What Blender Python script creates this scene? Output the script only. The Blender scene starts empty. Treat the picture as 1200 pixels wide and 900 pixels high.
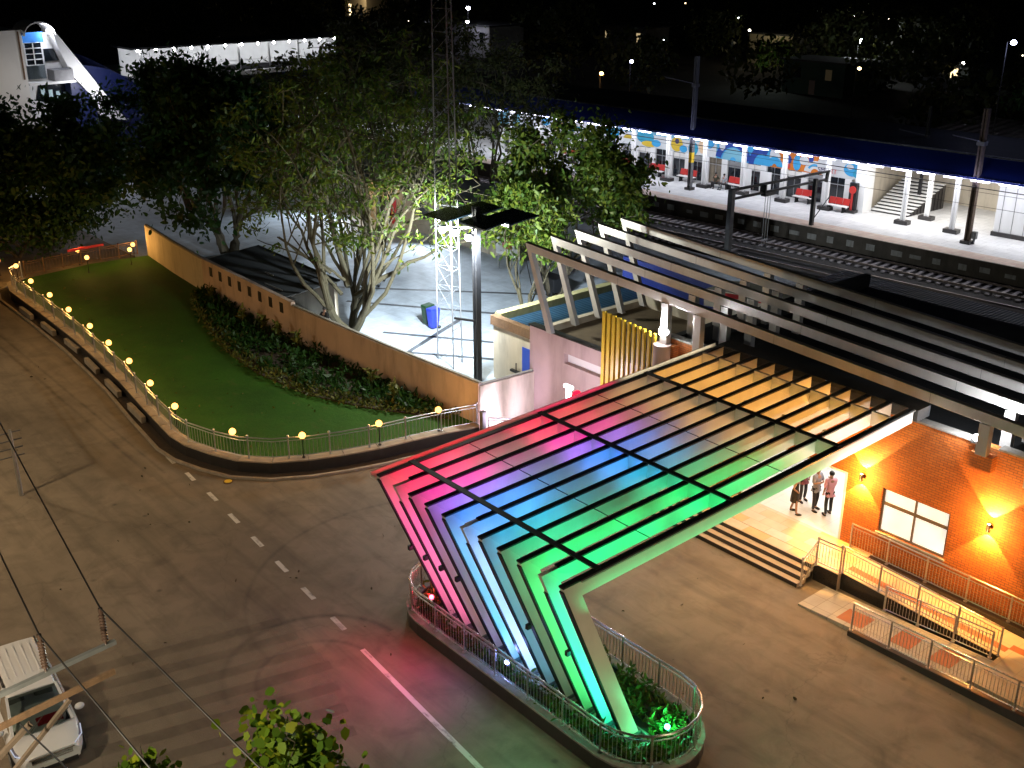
import bpy, bmesh, math, random
import numpy as np
from mathutils import Vector, Matrix
R = math.radians
S = bpy.context.scene
C = S.collection
random.seed(7)
ORD = ['first','second','third','fourth','fifth','sixth','seventh','eighth','ninth','tenth','eleventh',
       'twelfth','thirteenth','fourteenth','fifteenth','sixteenth','seventeenth','eighteenth']

# ------------------------------------------------------------------ scene tree helpers
def link(o):
    C.objects.link(o); return o
def tag(o, label=None, cat=None, group=None, kind=None):
    if label: o['label'] = label
    if cat: o['category'] = cat
    if group: o['group'] = group
    if kind: o['kind'] = kind
    return o
def thing(name, label, cat, loc=(0, 0, 0), group=None, rz=0.0):
    o = bpy.data.objects.new(name, None)
    o.empty_display_size = .2
    o.location = loc; o.rotation_euler = (0, 0, rz)
    link(o)
    return tag(o, label, cat, group)
def copy_tree(o, loc=None, rz=None, label=None, parent=None):
    """A copy of a thing with copies of its parts and sub-parts (mesh data shared)."""
    c = o.copy(); link(c)
    if parent is not None: c.parent = parent
    if loc is not None: c.location = loc
    if rz is not None: c.rotation_euler = (0, 0, rz)
    if label: c['label'] = label
    for ch in [x for x in o.children]:
        copy_tree(ch, parent=c)
    return c

# ------------------------------------------------------------------ mesh builder
class MB:
    def __init__(s): s.v = []; s.f = []; s.m = []
    def add(s, vs, fs, mi=0):
        n = len(s.v)
        s.v += [tuple(p) for p in vs]
        s.f += [tuple(i + n for i in f) for f in fs]
        s.m += [mi] * len(fs)
        return s
    def hexa(s, p, mi=0):
        """8 points: bottom ring 0-3 counter-clockwise, top ring 4-7."""
        return s.add(p, [(3, 2, 1, 0), (4, 5, 6, 7), (0, 1, 5, 4), (1, 2, 6, 5), (2, 3, 7, 6), (3, 0, 4, 7)], mi)
    def box(s, x0, x1, y0, y1, z0, z1, mi=0):
        x0, x1 = min(x0, x1), max(x0, x1); y0, y1 = min(y0, y1), max(y0, y1); z0, z1 = min(z0, z1), max(z0, z1)
        return s.hexa([(x0, y0, z0), (x1, y0, z0), (x1, y1, z0), (x0, y1, z0),
                       (x0, y0, z1), (x1, y0, z1), (x1, y1, z1), (x0, y1, z1)], mi)
    def cbox(s, c, sx, sy, sz, rz=0.0, mi=0):
        co, si = math.cos(rz), math.sin(rz); q = []
        for dz in (-.5, .5):
            for dx, dy in ((-.5, -.5), (.5, -.5), (.5, .5), (-.5, .5)):
                x, y = dx * sx, dy * sy
                q.append((c[0] + x * co - y * si, c[1] + x * si + y * co, c[2] + dz * sz))
        return s.hexa(q, mi)
    def beam(s, a, b, w, h, mi=0, up=(0, 0, 1)):
        """Rectangular bar from a to b, w wide sideways, h tall."""
        a, b = Vector(a), Vector(b); d = (b - a).normalized(); u = Vector(up)
        if abs(d.dot(u)) > .99: u = Vector((1, 0, 0))
        x = d.cross(u).normalized(); y = x.cross(d).normalized()
        q = []
        for p in (a, b):
            q += [p - x * w / 2 - y * h / 2, p + x * w / 2 - y * h / 2, p + x * w / 2 + y * h / 2, p - x * w / 2 + y * h / 2]
        return s.add(q, [(0, 1, 2, 3), (7, 6, 5, 4), (4, 5, 1, 0), (5, 6, 2, 1), (6, 7, 3, 2), (7, 4, 0, 3)], mi)
    def tube(s, a, b, r0, r1=None, n=8, mi=0, caps=True):
        r1 = r0 if r1 is None else r1
        a, b = Vector(a), Vector(b); d = (b - a).normalized()
        u = Vector((0, 0, 1)) if abs(d.z) < .95 else Vector((1, 0, 0))
        x = d.cross(u).normalized(); y = d.cross(x).normalized()
        q = []
        for p, r in ((a, r0), (b, r1)):
            for i in range(n):
                t = 2 * math.pi * i / n
                q.append(p + x * (r * math.cos(t)) + y * (r * math.sin(t)))
        fs = [(i, (i + 1) % n, n + (i + 1) % n, n + i) for i in range(n)]
        if caps: fs += [tuple(range(n))[::-1], tuple(range(n, 2 * n))]
        return s.add(q, fs, mi)
    def path(s, pts, r, n=6, mi=0, closed=False):
        """A round tube swept along a polyline."""
        pts = [Vector(p) for p in pts]; N = len(pts); q = []
        rs = r if isinstance(r, (list, tuple)) else [r] * N
        for i, p in enumerate(pts):
            if closed: d = pts[(i + 1) % N] - pts[i - 1]
            else: d = pts[min(i + 1, N - 1)] - pts[max(i - 1, 0)]
            d.normalize()
            u = Vector((0, 0, 1)) if abs(d.z) < .97 else Vector((0, 1, 0))
            x = d.cross(u).normalized(); y = d.cross(x).normalized()
            for k in range(n):
                t = 2 * math.pi * k / n
                q.append(p + x * (rs[i] * math.cos(t)) + y * (rs[i] * math.sin(t)))
        fs = []
        for i in range(N if closed else N - 1):
            j = (i + 1) % N
            for k in range(n):
                l = (k + 1) % n
                fs.append((i * n + k, i * n + l, j * n + l, j * n + k))
        if not closed: fs += [tuple(range(n))[::-1], tuple((N - 1) * n + k for k in range(n))]
        return s.add(q, fs, mi)
    def prism(s, poly, z0, z1, mi=0):
        n = len(poly)
        q = [(p[0], p[1], z0) for p in poly] + [(p[0], p[1], z1) for p in poly]
        return s.add(q, [tuple(range(n))[::-1], tuple(range(n, 2 * n))] + [(i, (i + 1) % n, n + (i + 1) % n, n + i) for i in range(n)], mi)
    def prism_x(s, poly, x0, x1, mi=0):
        """Extrude a (y, z) polygon along x."""
        n = len(poly)
        q = [(x0, p[0], p[1]) for p in poly] + [(x1, p[0], p[1]) for p in poly]
        return s.add(q, [tuple(range(n))[::-1], tuple(range(n, 2 * n))] + [(i, (i + 1) % n, n + (i + 1) % n, n + i) for i in range(n)], mi)
    def quad(s, a, b, c, d, mi=0): return s.add([a, b, c, d], [(0, 1, 2, 3)], mi)
    def ball(s, c, rx, ry=None, rz=None, nu=12, nv=8, mi=0, v0=0.0, v1=1.0):
        ry = rx if ry is None else ry; rz = rx if rz is None else rz
        q = []; fs = []
        for j in range(nv + 1):
            ph = math.pi * (v0 + (v1 - v0) * j / nv)
            for i in range(nu):
                th = 2 * math.pi * i / nu
                q.append((c[0] + rx * math.sin(ph) * math.cos(th), c[1] + ry * math.sin(ph) * math.sin(th), c[2] + rz * math.cos(ph)))
        for j in range(nv):
            for i in range(nu):
                k = (i + 1) % nu
                fs.append((j * nu + i, (j + 1) * nu + i, (j + 1) * nu + k, j * nu + k))
        return s.add(q, fs, mi)
    def disc(s, c, r, axis='z', n=24, mi=0, sx=1.0, sy=1.0, a0=0, a1=360):
        q = [c]
        for i in range(n + 1):
            t = R(a0 + (a1 - a0) * i / n); a, b = r * sx * math.cos(t), r * sy * math.sin(t)
            q.append((c[0] + a, c[1] + b, c[2]) if axis == 'z' else ((c[0] + a, c[1], c[2] + b) if axis == 'y' else (c[0], c[1] + a, c[2] + b)))
        return s.add(q, [(0, i, i + 1) for i in range(1, n + 1)], mi)
    def build(s, name, mats, parent=None, smooth=False, bevel=0.0, off=None, kind=None, weld=False):
        """Link as ONE mesh object.  Vertices are in scene metres; a parented part is stored relative to its thing."""
        me = bpy.data.meshes.new(name)
        o3 = Vector(off) if off is not None else Vector((0, 0, 0))
        if parent is not None and off is None:
            p = parent
            while p.parent is not None: p = p.parent
            o3 = Vector(p.location)
            rz = p.rotation_euler[2]
            if abs(rz) > 1e-6:
                m = Matrix.Rotation(-rz, 3, 'Z'); vs = [tuple(m @ (Vector(v) - o3)) for v in s.v]
            else: vs = [(v[0] - o3.x, v[1] - o3.y, v[2] - o3.z) for v in s.v]
        else: vs = [(v[0] - o3.x, v[1] - o3.y, v[2] - o3.z) for v in s.v]
        me.from_pydata(vs, [], s.f)
        mats = mats if isinstance(mats, (list, tuple)) else [mats]
        for m in mats: me.materials.append(m)
        if len(mats) > 1: me.polygons.foreach_set('material_index', s.m)
        if smooth: me.polygons.foreach_set('use_smooth', [True] * len(me.polygons))
        me.update()
        o = bpy.data.objects.new(name, me); link(o)
        if parent is not None: o.parent = parent
        elif off is not None: o.location = off
        if bevel:
            b = o.modifiers.new('edge', 'BEVEL'); b.width = bevel; b.segments = 2; b.limit_method = 'ANGLE'; b.angle_limit = R(40)
        if smooth and hasattr(me, 'set_sharp_from_angle'): me.set_sharp_from_angle(angle=R(45))
        if kind: o['kind'] = kind
        return o
def lmb(): return MB()

# ------------------------------------------------------------------ materials
def nt(name):
    m = bpy.data.materials.new(name); m.use_nodes = True
    t = m.node_tree; t.nodes.clear()
    return m, t
def N(t, typ, **kw):
    n = t.nodes.new(typ)
    for k, v in kw.items():
        if k in n.inputs: n.inputs[k].default_value = v
        else: setattr(n, k, v)
    return n
def L(t, a, b): t.links.new(a, b)
def ramp(t, fac, stops):
    r = t.nodes.new('ShaderNodeValToRGB'); e = r.color_ramp.elements
    while len(e) < len(stops): e.new(.5)
    for i, (p, c) in enumerate(stops):
        e[i].position = p; e[i].color = (c[0], c[1], c[2], 1) if not isinstance(c, (int, float)) else (c, c, c, 1)
    L(t, fac, r.inputs[0]); return r.outputs[0]
def mixc(t, fac, a, b, mode='MIX'):
    m = t.nodes.new('ShaderNodeMix'); m.data_type = 'RGBA'; m.blend_type = mode
    for sock, val in ((m.inputs[0], fac), (m.inputs[6], a), (m.inputs[7], b)):
        if hasattr(val, 'is_linked'): L(t, val, sock)
        elif isinstance(val, (int, float)): sock.default_value = val
        else: sock.default_value = (val[0], val[1], val[2], 1)
    return m.outputs[2]
def math_(t, op, a, b=None, c=None):
    m = t.nodes.new('ShaderNodeMath'); m.operation = op
    for i, v in enumerate((a, b, c)):
        if v is None: continue
        if hasattr(v, 'is_linked'): L(t, v, m.inputs[i])
        else: m.inputs[i].default_value = v
    return m.outputs[0]
def noise(t, co, scale, detail=4, rough=.55, dist=0.0):
    n = N(t, 'ShaderNodeTexNoise', Scale=scale, Detail=detail, Roughness=rough, Distortion=dist)
    if co is not None: L(t, co, n.inputs['Vector'])
    return n.outputs['Fac']
def co_obj(t, scale=(1, 1, 1), kind='Position'):
    g = t.nodes.new('ShaderNodeNewGeometry') if kind == 'Position' else t.nodes.new('ShaderNodeTexCoord')
    o = g.outputs['Position'] if kind == 'Position' else g.outputs['Object']
    if scale == (1, 1, 1): return o
    m = N(t, 'ShaderNodeMapping'); m.inputs['Scale'].default_value = scale
    L(t, o, m.inputs['Vector']); return m.outputs[0]
def pbr(t, color, rough=.6, metal=0.0, bump=None, bstr=.2, bdist=.02, spec=.5):
    b = N(t, 'ShaderNodeBsdfPrincipled', Metallic=metal)
    if hasattr(color, 'is_linked'): L(t, color, b.inputs['Base Color'])
    else: b.inputs['Base Color'].default_value = (*color, 1)
    if hasattr(rough, 'is_linked'): L(t, rough, b.inputs['Roughness'])
    else: b.inputs['Roughness'].default_value = rough
    b.inputs['Specular IOR Level'].default_value = spec
    if bump is not None:
        n = N(t, 'ShaderNodeBump', Strength=bstr, Distance=bdist); L(t, bump, n.inputs['Height']); L(t, n.outputs[0], b.inputs['Normal'])
    o = N(t, 'ShaderNodeOutputMaterial'); L(t, b.outputs[0], o.inputs[0])
    return b
def mat(name, col, rough=.6, metal=0.0, var=.25, scale=3.0, bump=.1, dirt=0.0, spec=.5):
    """Painted / plain surface with uneven tone, roughness and slight relief."""
    m, t = nt(name); co = co_obj(t)
    n1 = noise(t, co, scale, 5); n2 = noise(t, co, scale * 7.3, 3)
    lo = tuple(c * (1 - var) for c in col); hi = tuple(min(1, c * (1 + var)) for c in col)
    c = mixc(t, n1, lo, hi)
    if dirt:
        d = ramp(t, noise(t, co_obj(t, (1.2, 1.2, .25)), scale * .9, 6, .65), [(.48, 0), (.72, 1)])
        c = mixc(t, math_(t, 'MULTIPLY', d, dirt), c, (col[0] * .35 + .01, col[1] * .32 + .01, col[2] * .28 + .01))
    r = math_(t, 'MULTIPLY_ADD', n2, .25, rough - .12)
    pbr(t, c, r, metal, n2 if bump else None, bump, .01, spec)
    return m
def emat(name, col, strength, sample=True):
    m, t = nt(name)
    e = N(t, 'ShaderNodeEmission', Strength=strength); e.inputs[0].default_value = (*col, 1)
    o = N(t, 'ShaderNodeOutputMaterial'); L(t, e.outputs[0], o.inputs[0])
    if not sample: m.cycles.emission_sampling = 'NONE'
    return m
def leaf_mat(name, c0, c1, c2, trans=.35):
    """Each leaf its own tone (a yellow-green to deep green mix), glossy and a little see-through."""
    m, t = nt(name)
    g = t.nodes.new('ShaderNodeNewGeometry')
    c = ramp(t, g.outputs['Random Per Island'], [(0, c0), (.5, c1), (1, c2)])
    b = N(t, 'ShaderNodeBsdfPrincipled', Roughness=.5); L(t, c, b.inputs['Base Color']); b.inputs['Specular IOR Level'].default_value = .3
    tr = N(t, 'ShaderNodeBsdfTranslucent'); L(t, c, tr.inputs[0])
    mx = N(t, 'ShaderNodeMixShader'); mx.inputs[0].default_value = trans
    L(t, b.outputs[0], mx.inputs[1]); L(t, tr.outputs[0], mx.inputs[2])
    o = N(t, 'ShaderNodeOutputMaterial'); L(t, mx.outputs[0], o.inputs[0])
    return m
def glass_mat(name, tint=(.9, .95, .97), ior=1.45, gloss=1.0):
    m, t = nt(name)
    tr = N(t, 'ShaderNodeBsdfTransparent'); tr.inputs[0].default_value = (*tint, 1)
    gl = N(t, 'ShaderNodeBsdfGlossy', Roughness=.04); gl.inputs[0].default_value = (1, 1, 1, 1)
    fr = N(t, 'ShaderNodeFresnel', IOR=ior)
    mx = N(t, 'ShaderNodeMixShader'); L(t, math_(t, 'MULTIPLY', fr.outputs[0], gloss), mx.inputs[0]); L(t, tr.outputs[0], mx.inputs[1]); L(t, gl.outputs[0], mx.inputs[2])
    o = N(t, 'ShaderNodeOutputMaterial'); L(t, mx.outputs[0], o.inputs[0])
    return m

# ------------------------------------------------------------------ lamps
def lamp(kind, loc, power, col, aim=None, size=.1, spot=60, blend=.3, name='light', sx=None, sy=None, parent=None, spread=None):
    d = bpy.data.lights.new(name, kind); d.energy = power; d.color = col
    if kind == 'AREA':
        d.shape = 'RECTANGLE'; d.size = sx; d.size_y = sy
        if spread: d.spread = R(spread)
    else: d.shadow_soft_size = size
    if kind == 'SPOT': d.spot_size = R(spot); d.spot_blend = blend
    o = bpy.data.objects.new(name, d); link(o); o.location = loc
    if aim is not None:
        v = Vector(aim) - Vector(loc); o.rotation_euler = v.to_track_quat('-Z', 'Y').to_euler()
    return o
def strip_light(a, b, w, face, power, col, name='light'):
    """A long thin area lamp from a to b (an LED batten) that shines towards direction face."""
    a, b = Vector(a), Vector(b); d = (b - a); Ln = d.length; x = d.normalized(); z = -Vector(face).normalized(); y = z.cross(x).normalized()
    z = x.cross(y)
    ld = bpy.data.lights.new(name, 'AREA'); ld.shape = 'RECTANGLE'; ld.size = Ln; ld.size_y = w; ld.energy = power; ld.color = col
    o = bpy.data.objects.new(name, ld); link(o)
    o.matrix_world = Matrix.Translation((a + b) / 2) @ Matrix((x, y, z)).transposed().to_4x4()
    return o
# ------------------------------------------------------------------ the materials of the place
def road_mat():
    m, t = nt('worn concrete road'); co = co_obj(t)
    big = noise(t, co, .16, 6, .6); mid = noise(t, co, .9, 6, .62, .6); fine = noise(t, co, 22, 3)
    drag = noise(t, co_obj(t, (.12, 1.3, 1)), 1.1, 5, .6)            # long streaks where the traffic runs
    c = mixc(t, ramp(t, big, [(.3, 0), (.7, 1)]), (.18, .145, .105), (.31, .25, .18))
    c = mixc(t, math_(t, 'MULTIPLY', ramp(t, mid, [(.45, 0), (.7, 1)]), .6), c, (.115, .09, .064))
    c = mixc(t, math_(t, 'MULTIPLY', ramp(t, drag, [(.48, 0), (.68, 1)]), .5), c, (.09, .072, .053))
    spots = N(t, 'ShaderNodeTexVoronoi', Scale=.55); L(t, co, spots.inputs['Vector'])
    sp = ramp(t, spots.outputs['Distance'], [(.02, 1), (.07, 0)])
    c = mixc(t, math_(t, 'MULTIPLY', sp, .55), c, (.035, .03, .026))
    cr = N(t, 'ShaderNodeTexVoronoi', Scale=.12, feature='DISTANCE_TO_EDGE')
    wob = N(t, 'ShaderNodeTexNoise', Scale=.8, Detail=5); L(t, co, wob.inputs['Vector'])
    add = N(t, 'ShaderNodeVectorMath', operation='MULTIPLY_ADD'); L(t, wob.outputs['Color'], add.inputs[0]); add.inputs[1].default_value = (2.2, 2.2, 0); L(t, co, add.inputs[2])
    L(t, add.outputs[0], cr.inputs['Vector'])
    cl = ramp(t, cr.outputs['Distance'], [(.0, 1), (.004, 0)])
    c = mixc(t, math_(t, 'MULTIPLY', cl, .28), c, (.05, .043, .036))
    c = mixc(t, math_(t, 'MULTIPLY', fine, .25), c, (.1, .085, .07))
    # curved rubber marks left by turning tyres
    sep = N(t, 'ShaderNodeSeparateXYZ'); L(t, co, sep.inputs[0])
    for (cx, cy, rr, w, a, dens) in ((-24.4, 13.2, 2.75, .16, 0, .6), (-24.1, 13.0, 1.75, .13, 0, .5), (-25.6, 18.6, 6.3, .13, 0, .35)):
        dx = math_(t, 'SUBTRACT', sep.outputs[0], cx); dy = math_(t, 'SUBTRACT', sep.outputs[1], cy)
        d = math_(t, 'SQRT', math_(t, 'ADD', math_(t, 'MULTIPLY', dx, dx), math_(t, 'MULTIPLY', dy, dy)))
        k = math_(t, 'SUBTRACT', 1.0, math_(t, 'MINIMUM', math_(t, 'DIVIDE', math_(t, 'ABSOLUTE', math_(t, 'SUBTRACT', d, rr)), w), 1.0))
        gate = math_(t, 'GREATER_THAN', math_(t, 'MULTIPLY', dx, -1.0), .2)
        k = math_(t, 'MULTIPLY', math_(t, 'MULTIPLY', k, gate), dens)
        c = mixc(t, math_(t, 'MULTIPLY', k, ramp(t, mid, [(.25, .3), (.6, 1)])), c, (.045, .038, .033))
    for (y0, sl, w, x1) in ((14.75, -.012, .13, -39.5), (15.3, -.012, .11, -39.5)):
        line = math_(t, 'SUBTRACT', sep.outputs[1], math_(t, 'MULTIPLY_ADD', math_(t, 'ADD', sep.outputs[0], 45.7), sl, y0))
        k = math_(t, 'SUBTRACT', 1.0, math_(t, 'MINIMUM', math_(t, 'DIVIDE', math_(t, 'ABSOLUTE', line), w), 1.0))
        k = math_(t, 'MULTIPLY', math_(t, 'MULTIPLY', k, math_(t, 'LESS_THAN', sep.outputs[0], x1)), .5)
        c = mixc(t, math_(t, 'MULTIPLY', k, ramp(t, mid, [(.25, .3), (.6, 1)])), c, (.05, .042, .036))
    r = math_(t, 'MULTIPLY_ADD', mid, .3, .52)
    pbr(t, c, r, 0, math_(t, 'ADD', fine, mid), .25, .01, .35)
    return m
def worn_paint(name, col, keep):
    m, t = nt(name); co = co_obj(t)
    n = noise(t, co, 2.2, 8, .7); n2 = noise(t, co_obj(t, (.5, 3, 1)), 2.5, 5)
    f = ramp(t, math_(t, 'MULTIPLY', math_(t, 'ADD', n, n2), .5), [(keep - .09, 0), (keep + .09, 1)])
    b = N(t, 'ShaderNodeBsdfPrincipled', Roughness=.6); b.inputs['Base Color'].default_value = (*col, 1)
    tr = N(t, 'ShaderNodeBsdfTransparent'); mx = N(t, 'ShaderNodeMixShader'); L(t, f, mx.inputs[0]); L(t, b.outputs[0], mx.inputs[2]); L(t, tr.outputs[0], mx.inputs[1])
    o = N(t, 'ShaderNodeOutputMaterial'); L(t, mx.outputs[0], o.inputs[0]); return m
def film_paint(name, col, amount):
    """A thin worn film: mostly the road showing through."""
    m, t = nt(name); co = co_obj(t)
    n = noise(t, co, 1.6, 8, .7); n2 = noise(t, co, 9, 4)
    f = math_(t, 'MULTIPLY', ramp(t, math_(t, 'MULTIPLY_ADD', n2, .35, math_(t, 'MULTIPLY', n, .7)), [(.35, .25), (.7, 1)]), amount)
    b = N(t, 'ShaderNodeBsdfPrincipled', Roughness=.6); b.inputs['Base Color'].default_value = (*col, 1)
    tr = N(t, 'ShaderNodeBsdfTransparent'); mx = N(t, 'ShaderNodeMixShader'); L(t, f, mx.inputs[0]); L(t, tr.outputs[0], mx.inputs[1]); L(t, b.outputs[0], mx.inputs[2])
    o = N(t, 'ShaderNodeOutputMaterial'); L(t, mx.outputs[0], o.inputs[0]); return m
def brick_mat():
    m, t = nt('clay brick tiles'); g = t.nodes.new('ShaderNodeNewGeometry')
    s = N(t, 'ShaderNodeSeparateXYZ'); L(t, g.outputs['Position'], s.inputs[0])
    cb = N(t, 'ShaderNodeCombineXYZ'); L(t, math_(t, 'ADD', s.outputs[0], s.outputs[1]), cb.inputs[0]); L(t, s.outputs[2], cb.inputs[1])
    b = N(t, 'ShaderNodeTexBrick', Scale=1.0); b.inputs['Brick Width'].default_value = .24; b.inputs['Row Height'].default_value = .085
    b.inputs['Mortar Size'].default_value = .011; b.inputs['Mortar Smooth'].default_value = .2; b.inputs['Bias'].default_value = -.1
    b.inputs['Color1'].default_value = (.62, .19, .035, 1); b.inputs['Color2'].default_value = (.48, .13, .024, 1); b.inputs['Mortar'].default_value = (.17, .07, .035, 1)
    L(t, cb.outputs[0], b.inputs['Vector'])
    n = noise(t, g.outputs['Position'], 3.5, 5); n2 = noise(t, g.outputs['Position'], .7, 4)
    c = mixc(t, math_(t, 'MULTIPLY', n, .35), b.outputs[0], (.26, .075, .026)); c = mixc(t, math_(t, 'MULTIPLY', ramp(t, n2, [(.5, 0), (.75, 1)]), .3), c, (.5, .2, .075))
    h = math_(t, 'MULTIPLY_ADD', n, .25, math_(t, 'SUBTRACT', 1.0, b.outputs['Fac']))
    pbr(t, c, .62, 0, h, .5, .012, .4); return m
def tile_mat(name, c1, c2, mortar, size, offset=0.0, rough=.3, var=.2, msize=.008, bias=0.0):
    m, t = nt(name); co = co_obj(t)
    b = N(t, 'ShaderNodeTexBrick', Scale=1.0); b.inputs['Brick Width'].default_value = size[0]; b.inputs['Row Height'].default_value = size[1]
    b.offset = offset; b.inputs['Mortar Size'].default_value = msize; b.inputs['Bias'].default_value = bias
    b.inputs['Color1'].default_value = (*c1, 1); b.inputs['Color2'].default_value = (*c2, 1); b.inputs['Mortar'].default_value = (*mortar, 1)
    L(t, co, b.inputs['Vector']); n = noise(t, co, 1.3, 6, .6); n2 = noise(t, co, 14, 3)
    c = mixc(t, math_(t, 'MULTIPLY', ramp(t, n, [(.4, 0), (.75, 1)]), var), b.outputs[0], tuple(x * .45 for x in c1))
    pbr(t, c, math_(t, 'MULTIPLY_ADD', n, .3, rough), 0, math_(t, 'SUBTRACT', 1.0, b.outputs['Fac']), .2, .004); return m
def grass_mat():
    m, t = nt('mown lawn grass'); co = co_obj(t)
    n = noise(t, co, .45, 5, .6); f = noise(t, co, 30, 4, .7); s = noise(t, co, 3.2, 5, .7); pa = noise(t, co_obj(t, (1.0, 1.7, 1)), .9, 6, .62)
    c = mixc(t, ramp(t, f, [(.3, 0), (.7, 1)]), (.014, .07, .006), (.06, .175, .014))
    c = mixc(t, ramp(t, n, [(.35, 0), (.7, .7)]), c, (.02, .068, .007))
    c = mixc(t, math_(t, 'MULTIPLY', ramp(t, s, [(.5, 0), (.75, 1)]), .55), c, (.06, .115, .014))
    c = mixc(t, math_(t, 'MULTIPLY', ramp(t, pa, [(.6, 0), (.76, 1)]), .5), c, (.1, .1, .028))
    pbr(t, c, .75, 0, math_(t, 'ADD', f, s), .9, .05, .2); return m
def corrugated(name, col, pitch, axis=0, metal=0.0, rough=.5, dark=.45):
    m, t = nt(name); co = co_obj(t); s = N(t, 'ShaderNodeSeparateXYZ'); L(t, co, s.inputs[0])
    w = math_(t, 'SINE', math_(t, 'MULTIPLY', s.outputs[axis], 2 * math.pi / pitch)); n = noise(t, co, 1.2, 6, .65)
    c = mixc(t, ramp(t, n, [(.35, 0), (.75, 1)]), col, tuple(x * dark for x in col))
    pbr(t, c, rough, metal, w, .6, pitch * .25); return m
M = {}
M['road'] = road_mat()
M['soil_far'] = mat('dark ground', (.02, .018, .014), .9, var=.5, scale=.05, bump=.3)
M['line'] = worn_paint('worn white line paint', (.62, .6, .55), .4)
M['zebra'] = film_paint('worn off crossing paint', (.36, .3, .22), .36)
M['zebra2'] = film_paint('dark crossing film', (.07, .06, .05), .24)
M['kerb'] = mat('concrete kerb', (.34, .3, .25), .8, var=.35, scale=2.2, bump=.3, dirt=.5)
M['granite'] = mat('dark granite facing', (.035, .032, .032), .35, var=.4, scale=4, bump=.1)
M['ledge'] = mat('stone ledge', (.42, .34, .25), .6, var=.3, scale=1.8, bump=.15, dirt=.35)
M['grass'] = grass_mat()
M['soil'] = mat('bed soil', (.045, .032, .022), .95, var=.5, scale=6, bump=.6)
M['wall_peach'] = mat('weathered peach wall paint', (.6, .45, .37), .8, var=.16, scale=1.1, bump=.15, dirt=.55)
M['wall_cream'] = mat('cream wall paint', (.6, .53, .42), .8, var=.14, scale=1.3, bump=.12, dirt=.5)
M['wall_pink'] = mat('mauve wall paint', (.5, .37, .34), .8, var=.13, scale=1.3, bump=.12, dirt=.35)
M['mossy'] = mat('mossy yellowed plaster', (.3, .27, .12), .9, var=.4, scale=2.2, bump=.2, dirt=.6)
M['terrace'] = mat('tan terrace screed', (.17, .125, .075), .85, var=.3, scale=1.5, bump=.2, dirt=.4)
M['coping'] = mat('cement coping', (.3, .29, .27), .85, var=.35, scale=3, bump=.3, dirt=.5)
M['brick'] = brick_mat()
M['steel'] = mat('brushed stainless steel', (.62, .61, .6), .28, 1.0, var=.1, scale=8, bump=.02)
M['galv'] = mat('galvanised steel', (.45, .46, .47), .45, .85, var=.3, scale=5, bump=.08)
M['galvdark'] = mat('dull grey painted steel', (.16, .16, .165), .55, .3, var=.35, scale=4, bump=.1)
M['blacksteel'] = mat('black painted steel', (.018, .018, .02), .45, .2, var=.4, scale=5, bump=.05)
M['rust'] = mat('rusty angle iron', (.19, .11, .06), .75, .3, var=.5, scale=9, bump=.3, dirt=.5)
M['rustdark'] = mat('dark rusted steel', (.12, .085, .06), .8, .3, var=.5, scale=7, bump=.3)
M['rib'] = mat('cream powder coated panel', (.74, .71, .64), .42, 0, var=.06, scale=1.2, bump=.03, dirt=.16)
M['cap'] = mat('dark anodised cap', (.022, .022, .024), .4, .4, var=.3, scale=4, bump=.03)
M['gutter'] = mat('grey aluminium gutter', (.4, .4, .4), .35, .7, var=.15, scale=3, bump=.03)
M['alu'] = mat('aluminium beam', (.55, .535, .52), .38, .35, var=.14, scale=1.5, bump=.03, dirt=.22)
M['glass'] = glass_mat('canopy glass', (.93, .96, .97), 1.4, .8)
M['window'] = glass_mat('window glass', (.6, .65, .68), 1.5)
M['darkglass'] = mat('dark window glass', (.012, .016, .022), .08, 0, var=.3, scale=2, bump=0, spec=.8)
M['roof'] = mat('dark waterproofed roof', (.03, .032, .034), .75, var=.5, scale=1.2, bump=.3)
M['white'] = mat('white paint', (.78, .78, .77), .5, var=.06, scale=1.5, bump=.04, dirt=.12)
M['whitewall'] = mat('white plaster', (.78, .76, .72), .7, var=.06, scale=1.1, bump=.06)
M['frame'] = mat('brown aluminium frame', (.2, .16, .13), .4, .3, var=.2, scale=4, bump=.02)
M['yellow'] = mat('yellow coated tube', (.75, .5, .03), .35, var=.1, scale=3, bump=.02, dirt=.12)
M['stepstone'] = mat('beige step stone', (.56, .44, .33), .45, var=.15, scale=2, bump=.08, dirt=.2)
M['riser'] = mat('black granite riser', (.02, .017, .017), .3, var=.4, scale=5, bump=.05)
M['plaza'] = tile_mat('mixed warm floor tiles', (.62, .4, .16), (.62, .55, .45), (.4, .3, .2), (.95, .48), .4, .28, .3, .007)
M['lobby'] = tile_mat('polished pale tiles', (.7, .69, .66), (.62, .61, .59), (.5, .49, .47), (.8, .8), 0, .22, .15, .006)
M['ramptile'] = tile_mat('sandy ramp tiles', (.6, .47, .31), (.56, .5, .4), (.4, .33, .25), (.6, .6), 0, .35, .25, .006)
M['redtile'] = tile_mat('terracotta tiles', (.42, .13, .05), (.36, .12, .06), (.3, .16, .1), (.3, .3), 0, .4, .2, .006)
M['apron'] = tile_mat('pale apron tiles', (.5, .45, .37), (.42, .39, .34), (.2, .18, .15), (.6, .6), 0, .45, .45, .008)
M['court'] = tile_mat('grey courtyard paving', (.55, .61, .68), (.47, .53, .6), (.34, .38, .43), (1.2, 1.2), .5, .5, .5, .01)
M['courtline'] = mat('dark paving band', (.07, .075, .085), .6, var=.4, scale=2, bump=.1)
M['platform'] = tile_mat('pale platform tiles', (.66, .66, .66), (.58, .58, .585), (.35, .35, .36), (.9, .9), .5, .35, .3, .012)
M['pink_edge'] = tile_mat('pink platform edge tiles', (.62, .43, .35), (.66, .54, .44), (.45, .36, .3), (.45, .45), 0, .45, .3, .012)
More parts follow.
